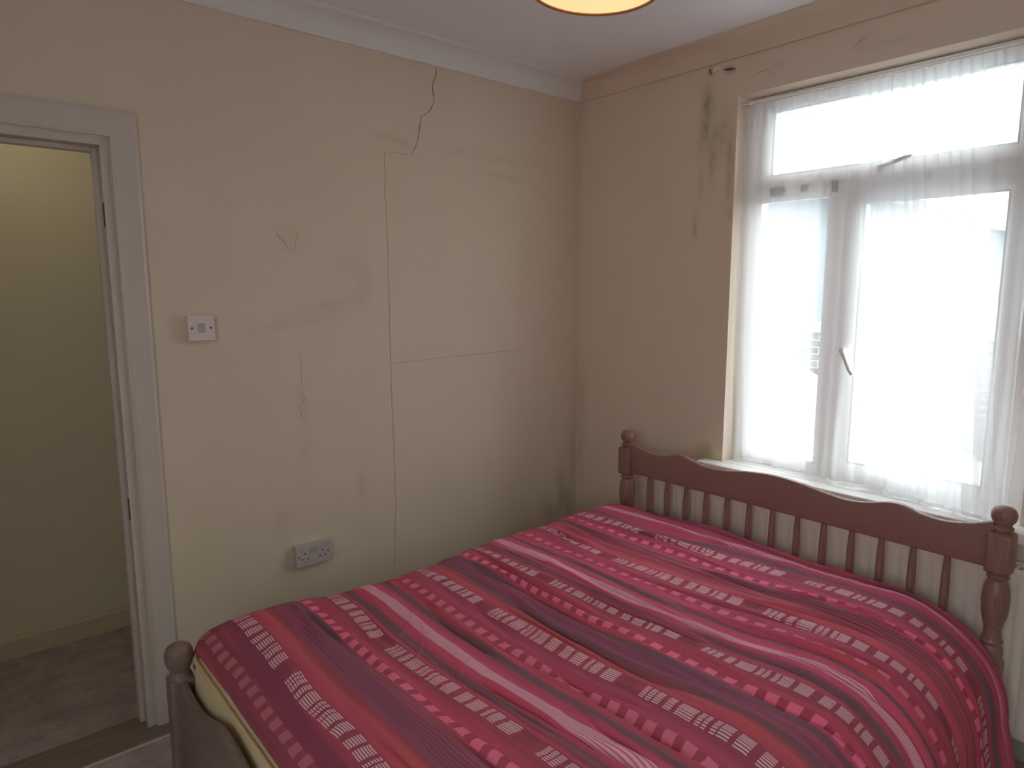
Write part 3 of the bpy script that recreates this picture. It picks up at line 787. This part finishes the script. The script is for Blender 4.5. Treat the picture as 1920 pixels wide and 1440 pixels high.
for a, b_ in zip(rings, rings[1:]):
    n = len(a)
    for i in range(n): m.bm.faces.new((a[i], a[(i + 1) % n], b_[(i + 1) % n], b_[i]))
m.bm.faces.new(rings[0]); m.bm.faces.new(rings[-1])
mat_o = m.build('mattress', M_matt, None, smooth=True, angle=80)
tag(mat_o, 'cream mattress showing below the duvet at the foot corner of the bed', 'mattress')
for z in (MZ1 - 0.008, MZ0 + 0.012):
    pts = [(x, y, z) for x, y in rrect(MX0 + 0.003, MX1 - 0.003, MY0 + 0.003, MY1 - 0.003, 0.070)]
    pts.append(pts[0])
    MB().tube(pts, 0.0065, 8).build('piping', M_pipe, mat_o, smooth=True)

# ------------------------------------------------------------------ duvet: striped cover, woven bands run across the bed
FEAT = {0.0: [(-2.07, -0.64), (-2.065, -0.81), (-2.07, -1.01), (-2.07, -1.21)],
 0.09: [(-1.97, -0.64), (-1.98, -0.90), (-1.99, -1.09), (-1.98, -1.22)],
 0.285: [(-1.78, -0.71), (-1.79, -1.02), (-1.78, -1.27), (-1.76, -1.51)],
 0.372: [(-1.68, -0.70), (-1.71, -0.88), (-1.71, -1.09), (-1.69, -1.31), (-1.66, -1.55)],
 0.495: [(-1.57, -0.72), (-1.58, -0.93), (-1.58, -1.21), (-1.56, -1.44), (-1.54, -1.66)],
 0.62: [(-1.44, -0.59), (-1.45, -0.93), (-1.45, -1.09), (-1.44, -1.35), (-1.42, -1.56), (-1.42, -1.72)],
 0.71: [(-1.35, -0.59), (-1.345, -0.67), (-1.35, -0.97), (-1.35, -1.27), (-1.34, -1.42), (-1.32, -1.57), (-1.31, -1.74)],
 0.905: [(-1.17, -0.60), (-1.165, -0.71), (-1.17, -0.99), (-1.18, -1.21), (-1.16, -1.41), (-1.14, -1.62), (-1.13, -1.78), (-1.09, -1.87)],
 0.992: [(-1.10, -0.61), (-1.11, -0.86), (-1.09, -1.08), (-1.10, -1.31), (-1.07, -1.53), (-1.05, -1.74), (-1.02, -1.88), (-1.02, -1.91)],
 1.115: [(-1.005, -0.59), (-0.99, -0.85), (-1.01, -1.23), (-0.99, -1.46), (-0.94, -1.69), (-0.91, -1.86), (-0.90, -1.95)],
 1.24: [(-0.88, -0.69), (-0.88, -1.22), (-0.87, -1.43), (-0.83, -1.62), (-0.81, -1.78), (-0.78, -1.87), (-0.79, -1.98)],
 1.33: [(-0.77, -0.60), (-0.79, -0.87), (-0.785, -1.23), (-0.76, -1.44), (-0.73, -1.64), (-0.72, -1.79), (-0.69, -1.92), (-0.69, -1.97)],
 1.525: [(-0.625, -0.70), (-0.60, -1.01), (-0.60, -1.33), (-0.585, -1.59), (-0.58, -1.79), (-0.54, -1.92)],
 1.612: [(-0.555, -0.62), (-0.555, -0.90), (-0.54, -1.20), (-0.50, -1.45), (-0.49, -1.71), (-0.455, -1.89), (-0.45, -2.02)],
 1.735: [(-0.395, -0.61), (-0.39, -0.97), (-0.37, -1.42), (-0.345, -1.72), (-0.325, -1.88), (-0.295, -1.99)]}
FU = sorted(FEAT)
def x_of(u, y):
    xs = [interp(-y, [-p[1] for p in FEAT[k]], [p[0] for p in FEAT[k]]) for k in FU]
    if u <= 0: return xs[0] + u * 1.0
    if u >= FU[-1]:
        x1 = xs[-1]; xe = -0.243
        return x1 + (xe - x1) * (u - FU[-1]) / (UE - FU[-1])
    return interp(u, FU, xs)
U0, UE = -0.028, 1.885
ztx = [-2.12, -2.079, -2.03, -1.983, -1.874, -1.669, -1.495, -1.279, -1.185, -1.008, -0.725, -0.536, -0.364, -0.254]
ztz = [.555, .562, .574, .583, .582, .556, .545, .550, .561, .571, .567, .581, .572, .552]
prof_c = [(-0.512, -0.062), (-0.511, -0.045), (-0.516, -0.027), (-0.530, -0.011), (-0.558, -0.002), (-0.60, 0.0)]
k = 0
for i in range(1, 58): prof_c.append((-0.60 - (1.72 - 0.60) * i / 57, 0.0))
for i in range(1, 25):
    a = PI / 2 * i / 24
    prof_c.append((-1.72 - 0.31 * math.sin(a), -0.30 * (1 - math.cos(a))))
for i in range(1, 8): prof_c.append((-2.03 - 0.006 * i, -0.30 - 0.028 * i))
# arc length so that v = -y on the flat top
S = [0.0]
for a, b_ in zip(prof_c, prof_c[1:]): S.append(S[-1] + math.hypot(b_[0] - a[0], b_[1] - a[1]))
s0 = S[5]
VV = [s - s0 + 0.60 for s in S]
def sec(v): return interp(v, VV, [p[0] for p in prof_c]), interp(v, VV, [p[1] for p in prof_c])
crs = random.Random(11)
CREASE = []
for _ in range(46):
    v0 = crs.uniform(0.55, 1.75); wd_ = crs.uniform(0.007, 0.013); CREASE.append((crs.uniform(0.12, 1.84), crs.uniform(-0.16, 0.16), v0, v0 + crs.uniform(0.22, 0.65), wd_ * crs.uniform(0.6, 1.15), wd_, crs.uniform(-0.006, 0.006)))
def wrinkle(u, v):
    w = 0.013 * noise.noise(Vector((u * 7.0, v * 1.6, 1.0)))
    w += 0.009 * noise.noise(Vector((u * 17.0 + 0.8 * v, v * 2.6, 5.0)))
    w += 0.0032 * noise.noise(Vector((u * 46.0 + 3.5 * v, v * 7.0, 9.0)))
    # a few long creases
    for uc, sl, v0, v1, a, wd_ in ((0.865, 0.02, 0.62, 1.45, 0.016, 0.018), (0.815, -0.03, 0.85, 1.7, 0.012, 0.014), (0.55, 0.015, 0.7, 1.3, 0.008, 0.014), (0.255, 0.02, 0.75, 1.2, 0.009, 0.02),
                                (1.175, 0.03, 1.3, 1.95, 0.013, 0.016), (1.05, 0.0, 1.4, 2.1, 0.009, 0.016), (0.66, -0.05, 1.2, 1.85, 0.010, 0.014), (1.42, 0.02, 0.6, 1.1, 0.007, 0.02), (1.46, -0.01, 1.2, 2.1, 0.007, 0.018), (1.68, 0.02, 0.65, 1.2, 0.012, 0.02), (0.95, -0.03, 0.7, 1.35, 0.008, 0.012)):
        if v0 < v < v1:
            e = math.sin(PI * (v - v0) / (v1 - v0))
            c_ = uc + sl * math.sin(3.0 * (v - v0)) + 0.012 * noise.noise(Vector((v * 5, uc * 9, 0)))
            d = (u - c_) / wd_
            w += 1.4 * a * e * (0.55 * math.exp(-(d - 1.1) ** 2) - math.exp(-d * d))
    for uc, sl, v0, v1, a, wd_, q in CREASE:
        if v0 < v < v1:
            c_ = uc + sl * (v - v0) + 0.010 * noise.noise(Vector((v * 6, uc * 13, 4)))
            d = (u - c_) / wd_
            if abs(d) < 5:
                e = math.sin(PI * (v - v0) / (v1 - v0)) ** 0.7
                w += a * e * (0.75 * math.exp(-((d - 1.6) / 1.3) ** 2) - math.exp(-d * d) + 0.35 * math.exp(-((d + 2.0) / 1.4) ** 2))
    # short cross puckers
    w += 0.0030 * max(0.0, noise.noise(Vector((u * 3.0, v * 24.0, 2.0)))) * (0.5 + 0.5 * noise.noise(Vector((u * 2, v * 2, 8))))
    return w
def ushift(u, v):
    r = 0.0
    for uc, sl, v0, v1, a, wd_, q in CREASE:
        if v0 < v < v1:
            c_ = uc + sl * (v - v0) + 0.010 * noise.noise(Vector((v * 6, uc * 13, 4)))
            d = (u - c_) / wd_
            q = max(-0.45 * wd_, min(0.45 * wd_, q))
            if abs(d) < 9: r += q * math.sin(PI * (v - v0) / (v1 - v0)) * math.tanh(d) * math.exp(-abs(d) / 3.5)
    return r
def duvet_pt(u, v, lift=0.0):
    y, dz = sec(v)
    x = x_of(u, max(-2.02, y))
    x = max(-2.125, min(x, -0.243))
    z = interp(x, ztx, ztz) + dz
    z += 0.020 * math.exp(-((x + 0.26) / 0.16) ** 2) * math.exp(-((y + 1.08) / 0.30) ** 2)
    side = max(0.0, min(1.0, (-1.70 - y) / 0.3))
    w = wrinkle(u, v)
    edge = min(1.0, max(0.0, (u - U0) / 0.05), max(0.0, (UE - u) / 0.04)); edge = min(1.0, edge)
    fold = min(1.0, (v - VV[0]) / 0.12)
    w *= fold
    # outward normal in the cross-section
    y2, dz2 = sec(v + 0.01); y1, dz1 = sec(v - 0.01)
    ty, tz = y2 - y1, dz2 - dz1; L = math.hypot(ty, tz) or 1
    ny_, nz_ = (tz / L, -ty / L)
    if nz_ < 0: ny_, nz_ = -ny_, -nz_
    # deeper vertical folds where the cover hangs down the near side
    w += side * 0.016 * noise.noise(Vector((u * 11.0, 0.6 * v, 21.0)))
    y += ny_ * (w + lift) * 1.0; z += nz_ * (w + lift)
    # rolled ends
    e0 = max(0.0, 1 - (u - U0) / 0.05); e1 = max(0.0, 1 - (UE - u) / 0.05)
    z -= 0.048 * (1 - math.sqrt(max(0.0, 1 - e0 * e0))) + 0.05 * (1 - math.sqrt(max(0.0, 1 - e1 * e1)))
    return Vector((x, y, max(z, 0.03)))
m = MB(); uvl = m.bm.loops.layers.uv.new('UVMap'); UVd = {}
NU, NV = 560, 270
VA, VB = VV[0], VV[-1]
G = []
for i in range(NU + 1):
    u = U0 + (UE - U0) * i / NU; row = []
    for j in range(NV + 1):
        v = VA + (VB - VA) * j / NV
        vt = m.bm.verts.new(duvet_pt(u, v)); UVd[vt] = (u + ushift(u, v), v); row.append(vt)
    G.append(row)
for i in range(NU):
    for j in range(NV):
        fc = m.bm.faces.new((G[i][j], G[i][j + 1], G[i + 1][j + 1], G[i + 1][j]))
        for lp in fc.loops: lp[uvl].uv = UVd[lp.vert]
# turned-under hem so the quilt has thickness
def rim(vs, dx, dy, dz):
    prev = None
    for vt in vs:
        q = m.bm.verts.new(vt.co + Vector((dx, dy, dz))); UVd[q] = UVd[vt]
        if prev:
            fc = m.bm.faces.new((prev[0], vt, q, prev[1]))
            for lp in fc.loops: lp[uvl].uv = UVd[lp.vert]
        prev = (vt, q)
rim(G[0], 0.03, 0, -0.012)
rim([G[i][NV] for i in range(NU + 1)], 0, 0.03, -0.004)
rim(G[NU], -0.03, 0, -0.012)
rim([G[i][0] for i in range(NU + 1)], 0, -0.03, -0.006)

def duvet_mat():
    t = NT('striped_duvet_cotton').rough(0.85).spec(0.12)
    uv = t.n('ShaderNodeUVMap'); sp = t.n('ShaderNodeSeparateXYZ'); t.link(uv.outputs[0], sp.inputs[0])
    U, V = sp.outputs[0], sp.outputs[1]
    K = lambda *c: lin(*c)
    R, Rb, Kd, D, P, O, Mg, C = K(168, 56, 72), K(182, 62, 82), K(138, 50, 64), K(98, 66, 74), K(128, 62, 82), K(178, 72, 74), K(178, 66, 98), K(162, 56, 82)
    P0 = K(122, 42, 66)
    full = [
     [(-0.10, Kd), (-0.03, K(126, 46, 60)), (0.02, K(120, 42, 58)), (0.035, P0), (0.066, P0), (0.072, Kd), (0.108, Kd), (0.116, R), (0.15, O), (0.168, K(150, 54, 66)), (0.185, P), (0.243, P), (0.248, D), (0.266, D), (0.272, Rb), (0.285, R), (0.31, R), (0.35, Kd), (0.395, Kd), (0.402, Rb), (0.414, K(110, 50, 60)), (0.42, D), (0.438, D), (0.448, R), (0.465, Rb), (0.52, Mg), (0.54, R)],
     [(0.54, R), (0.552, D), (0.574, D), (0.585, R), (0.62, R), (0.65, C), (0.688, Kd), (0.732, Kd), (0.738, R), (0.77, O), (0.785, K(120, 62, 66)), (0.80, D), (0.815, P), (0.852, K(126, 62, 86)), (0.868, D), (0.880, D), (0.888, Rb), (0.905, R), (0.93, R), (0.965, Kd), (1.012, Kd), (1.02, Rb), (1.03, P), (1.042, D), (1.06, D), (1.07, Mg), (1.09, Rb), (1.14, Mg), (1.155, Rb)],
     [(1.155, Rb), (1.17, D), (1.185, D), (1.196, Mg), (1.22, R), (1.24, R), (1.275, C), (1.305, Kd), (1.352, Kd), (1.36, Rb), (1.39, O), (1.405, P), (1.42, K(156, 62, 80)), (1.44, O), (1.46, P), (1.478, D), (1.49, Rb), (1.51, C), (1.55, C), (1.585, Kd), (1.634, Kd), (1.642, C), (1.652, D), (1.67, D), (1.68, C), (1.71, Mg), (1.76, Mg), (1.79, C), (1.81, K(110, 44, 66)), (1.83, C), (1.9, C)],
    ]
    base = None; cuts = [0.54, 1.155]
    # small wander so that no woven edge is a ruled line
    n0 = t.noise(1.0, 2, 0.5, t.coord('UV', (2.2, 9, 1)))
    Uw = t.math('ADD', U, t.math('MULTIPLY', t.math('SUBTRACT', n0, 0.5), 0.012))
    for i, stops in enumerate(full):
        lo, hi = stops[0][0], stops[-1][0]
        f = t.math('DIVIDE', t.math('SUBTRACT', Uw, lo), hi - lo, clamp=True)
        c = t.ramp(f, [((p - lo) / (hi - lo), q) for p, q in stops])
        base = c if base is None else t.mix(t.math('GREATER_THAN', Uw, cuts[i - 1]), base, c)
    # woven streaks along the bands
    n1 = t.noise(1.0, 3, 0.6, t.coord('UV', (190, 3.0, 1)))
    n2 = t.noise(1.0, 2, 0.5, t.coord('UV', (34, 1.2, 1)))
    base = t.mix(t.math('MULTIPLY', t.math('SUBTRACT', n1, 0.42, clamp=True), 0.9), base, K(92, 36, 52))
    base = t.mix(t.math('MULTIPLY', t.math('SUBTRACT', n2, 0.52, clamp=True), 2.2, clamp=True), base, K(200, 70, 78))
    m_ = t.math('SUBTRACT', t.math('MULTIPLY', t.math('FRACT', t.math('DIVIDE', t.math('ADD', Uw, 0.045), 0.62)), 0.62), 0.045)
    def band(c, h): return t.math('LESS_THAN', t.math('ABSOLUTE', t.math('SUBTRACT', m_, c)), h)
    def lines(c, per, duty): return t.math('GREATER_THAN', t.math('FRACT', t.math('DIVIDE', t.math('SUBTRACT', m_, c - 0.3), per)), duty)
    # fine dark lines in the plum band
    fl = t.math('MULTIPLY', band(0.216, 0.028), lines(0.216, 0.0085, 0.62))
    base = t.mix(t.math('MULTIPLY', fl, 0.6), base, K(84, 40, 58))
    # rows of pink squares
    for c, off, col in ((0.0, 0.0, K(196, 96, 116)), (0.285, 0.02, K(212, 96, 124))):
        b_ = band(c, 0.0120)
        sq = t.math('LESS_THAN', t.math('FRACT', t.math('DIVIDE', t.math('ADD', V, off), 0.053)), 0.56)
        base = t.mix(t.math('MULTIPLY', t.math('SUBTRACT', b_, t.math('MULTIPLY', b_, sq)), 0.55), base, Kd)
        # first row at the foot edge is duller than the others
        dull = t.math('LESS_THAN', U, 0.1)
        cc = t.mix(dull, col, K(160, 84, 92))
        base = t.mix(t.math('MULTIPLY', b_, sq), base, cc)
    # rows of pale dashes, seven threads wide, in uneven groups
    blk = [2, 3.3, 3.8, 5.1, 5.6, 7.3, 8.6, 10.6, 11.8, 16, 17, 18.2, 18.6, 19.8, 21, 22.2, 22.7, 25.5, 26.8, 30.2, 32.4, 35.4, 36.4, 40, 41.3, 42.4, 42.9, 45.5, 46.8, 50.7]
    W0, W1 = (0, 0, 0, 1), (1, 1, 1, 1)
    stops = [(0.0, W0)]
    for i in range(0, len(blk), 2): stops += [(blk[i] / 56, W1), (blk[i + 1] / 56, W0)]
    for c, off in ((0.09, 0.0), (0.372, 0.0)):
        b_ = band(c, 0.0215)
        ph = t.math('FRACT', t.math('DIVIDE', t.math('ADD', V, 2.24 - 0.935 + off), 0.56))
        bl = t.ramp(ph, stops, 'CONSTANT')
        big = t.math('GREATER_THAN', ph, 0.92)
        base = t.mix(t.math('MULTIPLY', b_, t.math('MULTIPLY', big, 0.25)), base, K(86, 40, 52))
        ln_ = lines(c, 0.0064, 0.40)
        f = t.math('MULTIPLY', t.math('MULTIPLY', b_, ln_), bl)
        base = t.mix(t.math('MULTIPLY', f, 0.92), base, K(205, 166, 168))
    # pale continuous stripe of six threads
    b_ = band(0.495, 0.0175)
    base = t.mix(t.math('MULTIPLY', b_, 0.55), base, K(190, 110, 124))
    base = t.mix(t.math('MULTIPLY', t.math('MULTIPLY', b_, lines(0.495, 0.0058, 0.42)), 0.9), base, K(208, 160, 168))
    base = t.mix(0.17, base, K(150, 112, 118))
    base = t.mix(1.0, base, (1.60, 1.80, 1.94, 1), 'MULTIPLY')
    t.color(base)
    n3 = t.noise(1.0, 2, 0.5, t.coord('UV', (900, 900, 1)))
    n4 = t.noise(1.0, 4, 0.6, t.coord('UV', (60, 14, 1)))
    t.bump(t.math('ADD', t.math('MULTIPLY', n3, 0.12), n4), 0.35, 0.006)
    return t.m
duvet = m.build('duvet', duvet_mat(), None, smooth=True, normals=False, angle=180)
tag(duvet, 'crumpled red duvet with pink and white woven stripes covering the bed', 'duvet')
def thread(pts):
    P = []
    for u, v in crom(pts, 8): P.append(duvet_pt(u, v, 0.0035))
    th_ = MB().tube(P, 0.0007, 6).build('loose_thread', M_thread, duvet, smooth=True); tag(th_, 'pale loose thread lying across the stripes')
thread([(0.512, 0.815), (0.490, 0.85), (0.452, 0.895), (0.42, 0.925)])
thread([(0.50, 0.885), (0.475, 0.955), (0.42, 1.03), (0.375, 1.08)])
thread([(0.51, 1.125), (0.47, 1.155), (0.44, 1.185), (0.41, 1.21), (0.40, 1.25)])

# ------------------------------------------------------------------ outdoors
GZ = -0.42
M_tarmac = plain('wet_tarmac', lin(112, 126, 132), 0.8, 0.2, 0.1, 8)
M_dash = plain('pale_pebbledash', lin(124, 134, 138), 0.95, 0.1, 0.12, 90, 0.5, 120)
M_fascia = plain('dark_gutter', lin(80, 86, 92), 0.5, 0.3, 0.05)
M_coping = plain('concrete_coping', lin(210, 212, 205), 0.9, 0.1, 0.06)
def brick_mat():
    t = NT('weathered_brick').rough(0.9).spec(0.1)
    b_ = t.n('ShaderNodeTexBrick'); v = t.coord('Object', (1, 1, 1))
    sp = t.n('ShaderNodeSeparateXYZ'); t.link(v, sp.inputs[0]); cb = t.n('ShaderNodeCombineXYZ')
    t.link(t.math('ADD', sp.outputs[0], sp.outputs[1]), cb.inputs[0]); t.link(sp.outputs[2], cb.inputs[1])
    t.link(cb.outputs[0], b_.inputs['Vector'])
    b_.inputs['Scale'].default_value = 4.4; b_.inputs['Color1'].default_value = lin(84, 82, 84); b_.inputs['Color2'].default_value = lin(112, 110, 112); b_.inputs['Mortar'].default_value = lin(170, 170, 170)
    b_.inputs['Row Height'].default_value = 0.33; b_.inputs['Brick Width'].default_value = 1.0
    t.color(b_.outputs['Color']); return t.m
def tile_mat():
    t = NT('grey_roof_tiles').rough(0.85).spec(0.15)
    v = t.coord('Object')
    w = t.n('ShaderNodeTexWave', wave_type='BANDS', bands_direction='X'); w.inputs['Scale'].default_value = 1.6; t.link(v, w.inputs['Vector'])
    w2 = t.n('ShaderNodeTexWave', wave_type='BANDS', bands_direction='Z', wave_profile='SAW'); w2.inputs['Scale'].default_value = 1.9; t.link(v, w2.inputs['Vector'])
    f = t.math('ADD', t.math('MULTIPLY', w.outputs['Fac'], 0.5), t.math('MULTIPLY', w2.outputs['Fac'], 0.5))
    t.color(t.mix(f, lin(70, 76, 84), lin(100, 106, 116)))
    t.bump(f, 0.6, 0.03); return t.m
tag(MB().box((0.28, -16, GZ - 0.1), (30, 16, GZ)).build('ground_outside', M_tarmac), kind='structure')
house = thing('neighbouring_house', (10.5, 6, GZ), 'pale pebbledashed neighbouring house with grey tiled roof seen through the window', 'house')
HX0, HX1, HY0, HY1, HE, HR = 3.7, 10.2, 2.32, 8.4, 3.0, 6.6
MB().box((HX0, HY0, GZ), (HX1, HY1, HE)).build('walls', M_dash, house)
m = MB()
o = 0.3
B = [m.bm.verts.new(p) for p in ((HX0 - o, HY0 - o, HE), (HX1 + o, HY0 - o, HE), (HX1 + o, HY1 + o, HE), (HX0 - o, HY1 + o, HE))]
T = [m.bm.verts.new(p) for p in ((HX0 + 2.0, (HY0 + HY1) / 2, HR), (HX1 - 2.3, (HY0 + HY1) / 2, HR))]
m.bm.faces.new(B[::-1]); m.bm.faces.new((B[0], B[1], T[1], T[0])); m.bm.faces.new((B[1], B[2], T[1])); m.bm.faces.new((B[2], B[3], T[0], T[1])); m.bm.faces.new((B[3], B[0], T[0]))
m.build('roof', tile_mat(), house)
MB().box((HX0 - o - 0.08, HY0 - o - 0.10, HE - 0.14), (HX1 + o + 0.08, HY0 - o, HE + 0.02), 0.02).build('gutter', M_fascia, house)
gar = thing('garage', (14.4, 5, GZ), 'long pale pebbledashed garage with grey tiled eaves beyond the neighbouring house', 'garage')
MB().box((10.6, 2.45, GZ), (18.4, 7.5, 2.86)).build('walls', M_dash, gar)
m = MB().prism([(2.15, 2.86), (2.15, 2.92), (4.9, 3.9), (7.8, 2.92), (7.8, 2.86)], 'x', 10.55, 18.6)
m.build('roof', tile_mat(), gar)
MB().box((10.6, 2.06, 2.80), (18.6, 2.149, 2.92), 0.02).build('gutter', M_fascia, gar)
bw = thing('boundary_wall', (4.7, -3, GZ), 'low brick boundary wall with pale coping outside beyond the car', 'wall')
MB().box((4.6, -8, GZ), (4.82, 1.9, 1.06)).build('brickwork', brick_mat(), bw)
MB().box((4.56, -8.04, 1.06), (4.86, 1.94, 1.16), 0.01).build('coping', M_coping, bw)

car = thing('car', (2.15, 0.85, GZ), 'white hatchback car parked outside close to the window', 'car')
M_car = plain('white_car_paint', lin(240, 242, 244), 0.22, 0.5, 0.01)
M_cglass = plain('dark_car_glass', lin(120, 132, 142), 0.08, 0.6, 0.02)
M_tyre = plain('black_tyre', lin(38, 38, 40), 0.8, 0.2, 0.05)
M_alloy = plain('silver_wheel', lin(180, 184, 188), 0.3, 0.5, 0.04)
CX0, CX1 = 1.32, 3.02; CY0 = -1.35
def loft(secs, name, mat, parent, smooth=True):
    """secs: list of (y, [(x,z)...]) of equal length"""
    m = MB(); R_ = [[m.bm.verts.new((x, y, z)) for x, z in pts] for y, pts in secs]
    for a, b_ in zip(R_, R_[1:]):
        n = len(a)
        for i in range(n): m.bm.faces.new((a[i], a[(i + 1) % n], b_[(i + 1) % n], b_[i]))
    m.bm.faces.new(R_[0]); m.bm.faces.new(R_[-1])
    return m.build(name, mat, parent, smooth=smooth, angle=40)
def csec(y, zlo, zhi, inset, r=0.10):
    x0, x1 = CX0 + inset, CX1 - inset
    return (CY0 + y, [(x0 + 0.03, GZ + zlo), (x0, GZ + zlo + 0.15), (x0, GZ + zhi - r), (x0 + r * 0.3, GZ + zhi - r * 0.3), (x0 + r, GZ + zhi), (x1 - r, GZ + zhi), (x1 - r * 0.3, GZ + zhi - r * 0.3), (x1, GZ + zhi - r), (x1, GZ + zlo + 0.15), (x1 - 0.03, GZ + zlo)])
loft([csec(0.0, 0.30, 0.58, 0.16), csec(0.12, 0.22, 0.70, 0.06), csec(0.45, 0.18, 0.84, 0.01), csec(1.05, 0.18, 0.95, 0.0), csec(2.4, 0.18, 0.98, 0.0), csec(3.6, 0.20, 0.99, 0.02), csec(4.0, 0.26, 0.92, 0.06), csec(4.12, 0.34, 0.80, 0.14)], 'body', M_car, car)
def gsec(y, zhi, inset, top_in, zlo=0.93):
    x0, x1 = CX0 + inset, CX1 - inset; a, b_ = x0 + top_in, x1 - top_in
    return (CY0 + y, [(x0, GZ + zlo), (a, GZ + zhi - 0.06), (a + 0.05, GZ + zhi - 0.02), (a + 0.2, GZ + zhi), (b_ - 0.2, GZ + zhi), (b_ - 0.05, GZ + zhi - 0.02), (b_, GZ + zhi - 0.06), (x1, GZ + zlo)])
loft([gsec(1.0, 0.97, 0.06, 0.01), gsec(1.35, 1.22, 0.06, 0.06), gsec(1.75, 1.44, 0.06, 0.14), gsec(2.2, 1.50, 0.06, 0.16), gsec(3.0, 1.49, 0.06, 0.16), gsec(3.6, 1.38, 0.06, 0.13), gsec(3.95, 0.97, 0.06, 0.02)], 'glasshouse', M_cglass, car)
loft([gsec(1.78, 1.462, 0.19, 0.02, 1.40), gsec(2.2, 1.522, 0.20, 0.02, 1.43), gsec(3.0, 1.512, 0.20, 0.02, 1.43), gsec(3.62, 1.40, 0.18, 0.02, 1.33)], 'roof_panel', M_car, car)
for sgn in (0, 1):
    xa = (CX0 + 0.045, CX0 + 0.20) if sgn == 0 else (CX1 - 0.045, CX1 - 0.20)
    for ya, yb, za, zb in ((1.05, 1.80, 0.95, 1.45), (2.35, 2.40, 0.95, 1.47), (3.92, 3.55, 0.95, 1.40)):
        MB().tube([(xa[0], CY0 + ya, GZ + za), ((xa[0] * .45 + xa[1] * .55), CY0 + (ya + yb) / 2, GZ + (za + zb) / 2), (xa[1], CY0 + yb, GZ + zb)], 0.035, 8).build('pillar', M_car, car, smooth=True)
for wy in (0.78, 3.3):
    for x0, sg in ((CX0 + 0.0, 1), (CX1 - 0.0, -1)):
        w_ = MB().lathe([(0.19, 0), (0.29, 0.0), (0.31, 0.03), (0.31, 0.17), (0.29, 0.2), (0.19, 0.2), (0.19, 0.0)], (x0 - 0.01 if sg > 0 else x0 - 0.19, CY0 + wy, GZ + 0.31), 28, 'x').build('wheel', M_tyre, car, smooth=True)
        MB().lathe([(0.0, 0.02), (0.19, 0.03), (0.195, 0.17), (0.0, 0.18)], (x0 - 0.01 if sg > 0 else x0 - 0.19, CY0 + wy, GZ + 0.31), 20, 'x').build('hub', M_alloy, w_, smooth=True)
for sg, x0 in ((-1, CX0), (1, CX1)):
    MB().box((x0 + sg * 0.16, CY0 + 1.28, GZ + 0.97), (x0 - sg * 0.02, CY0 + 1.38, GZ + 1.10), 0.03).build('wing_mirror', M_car, car, smooth=True)
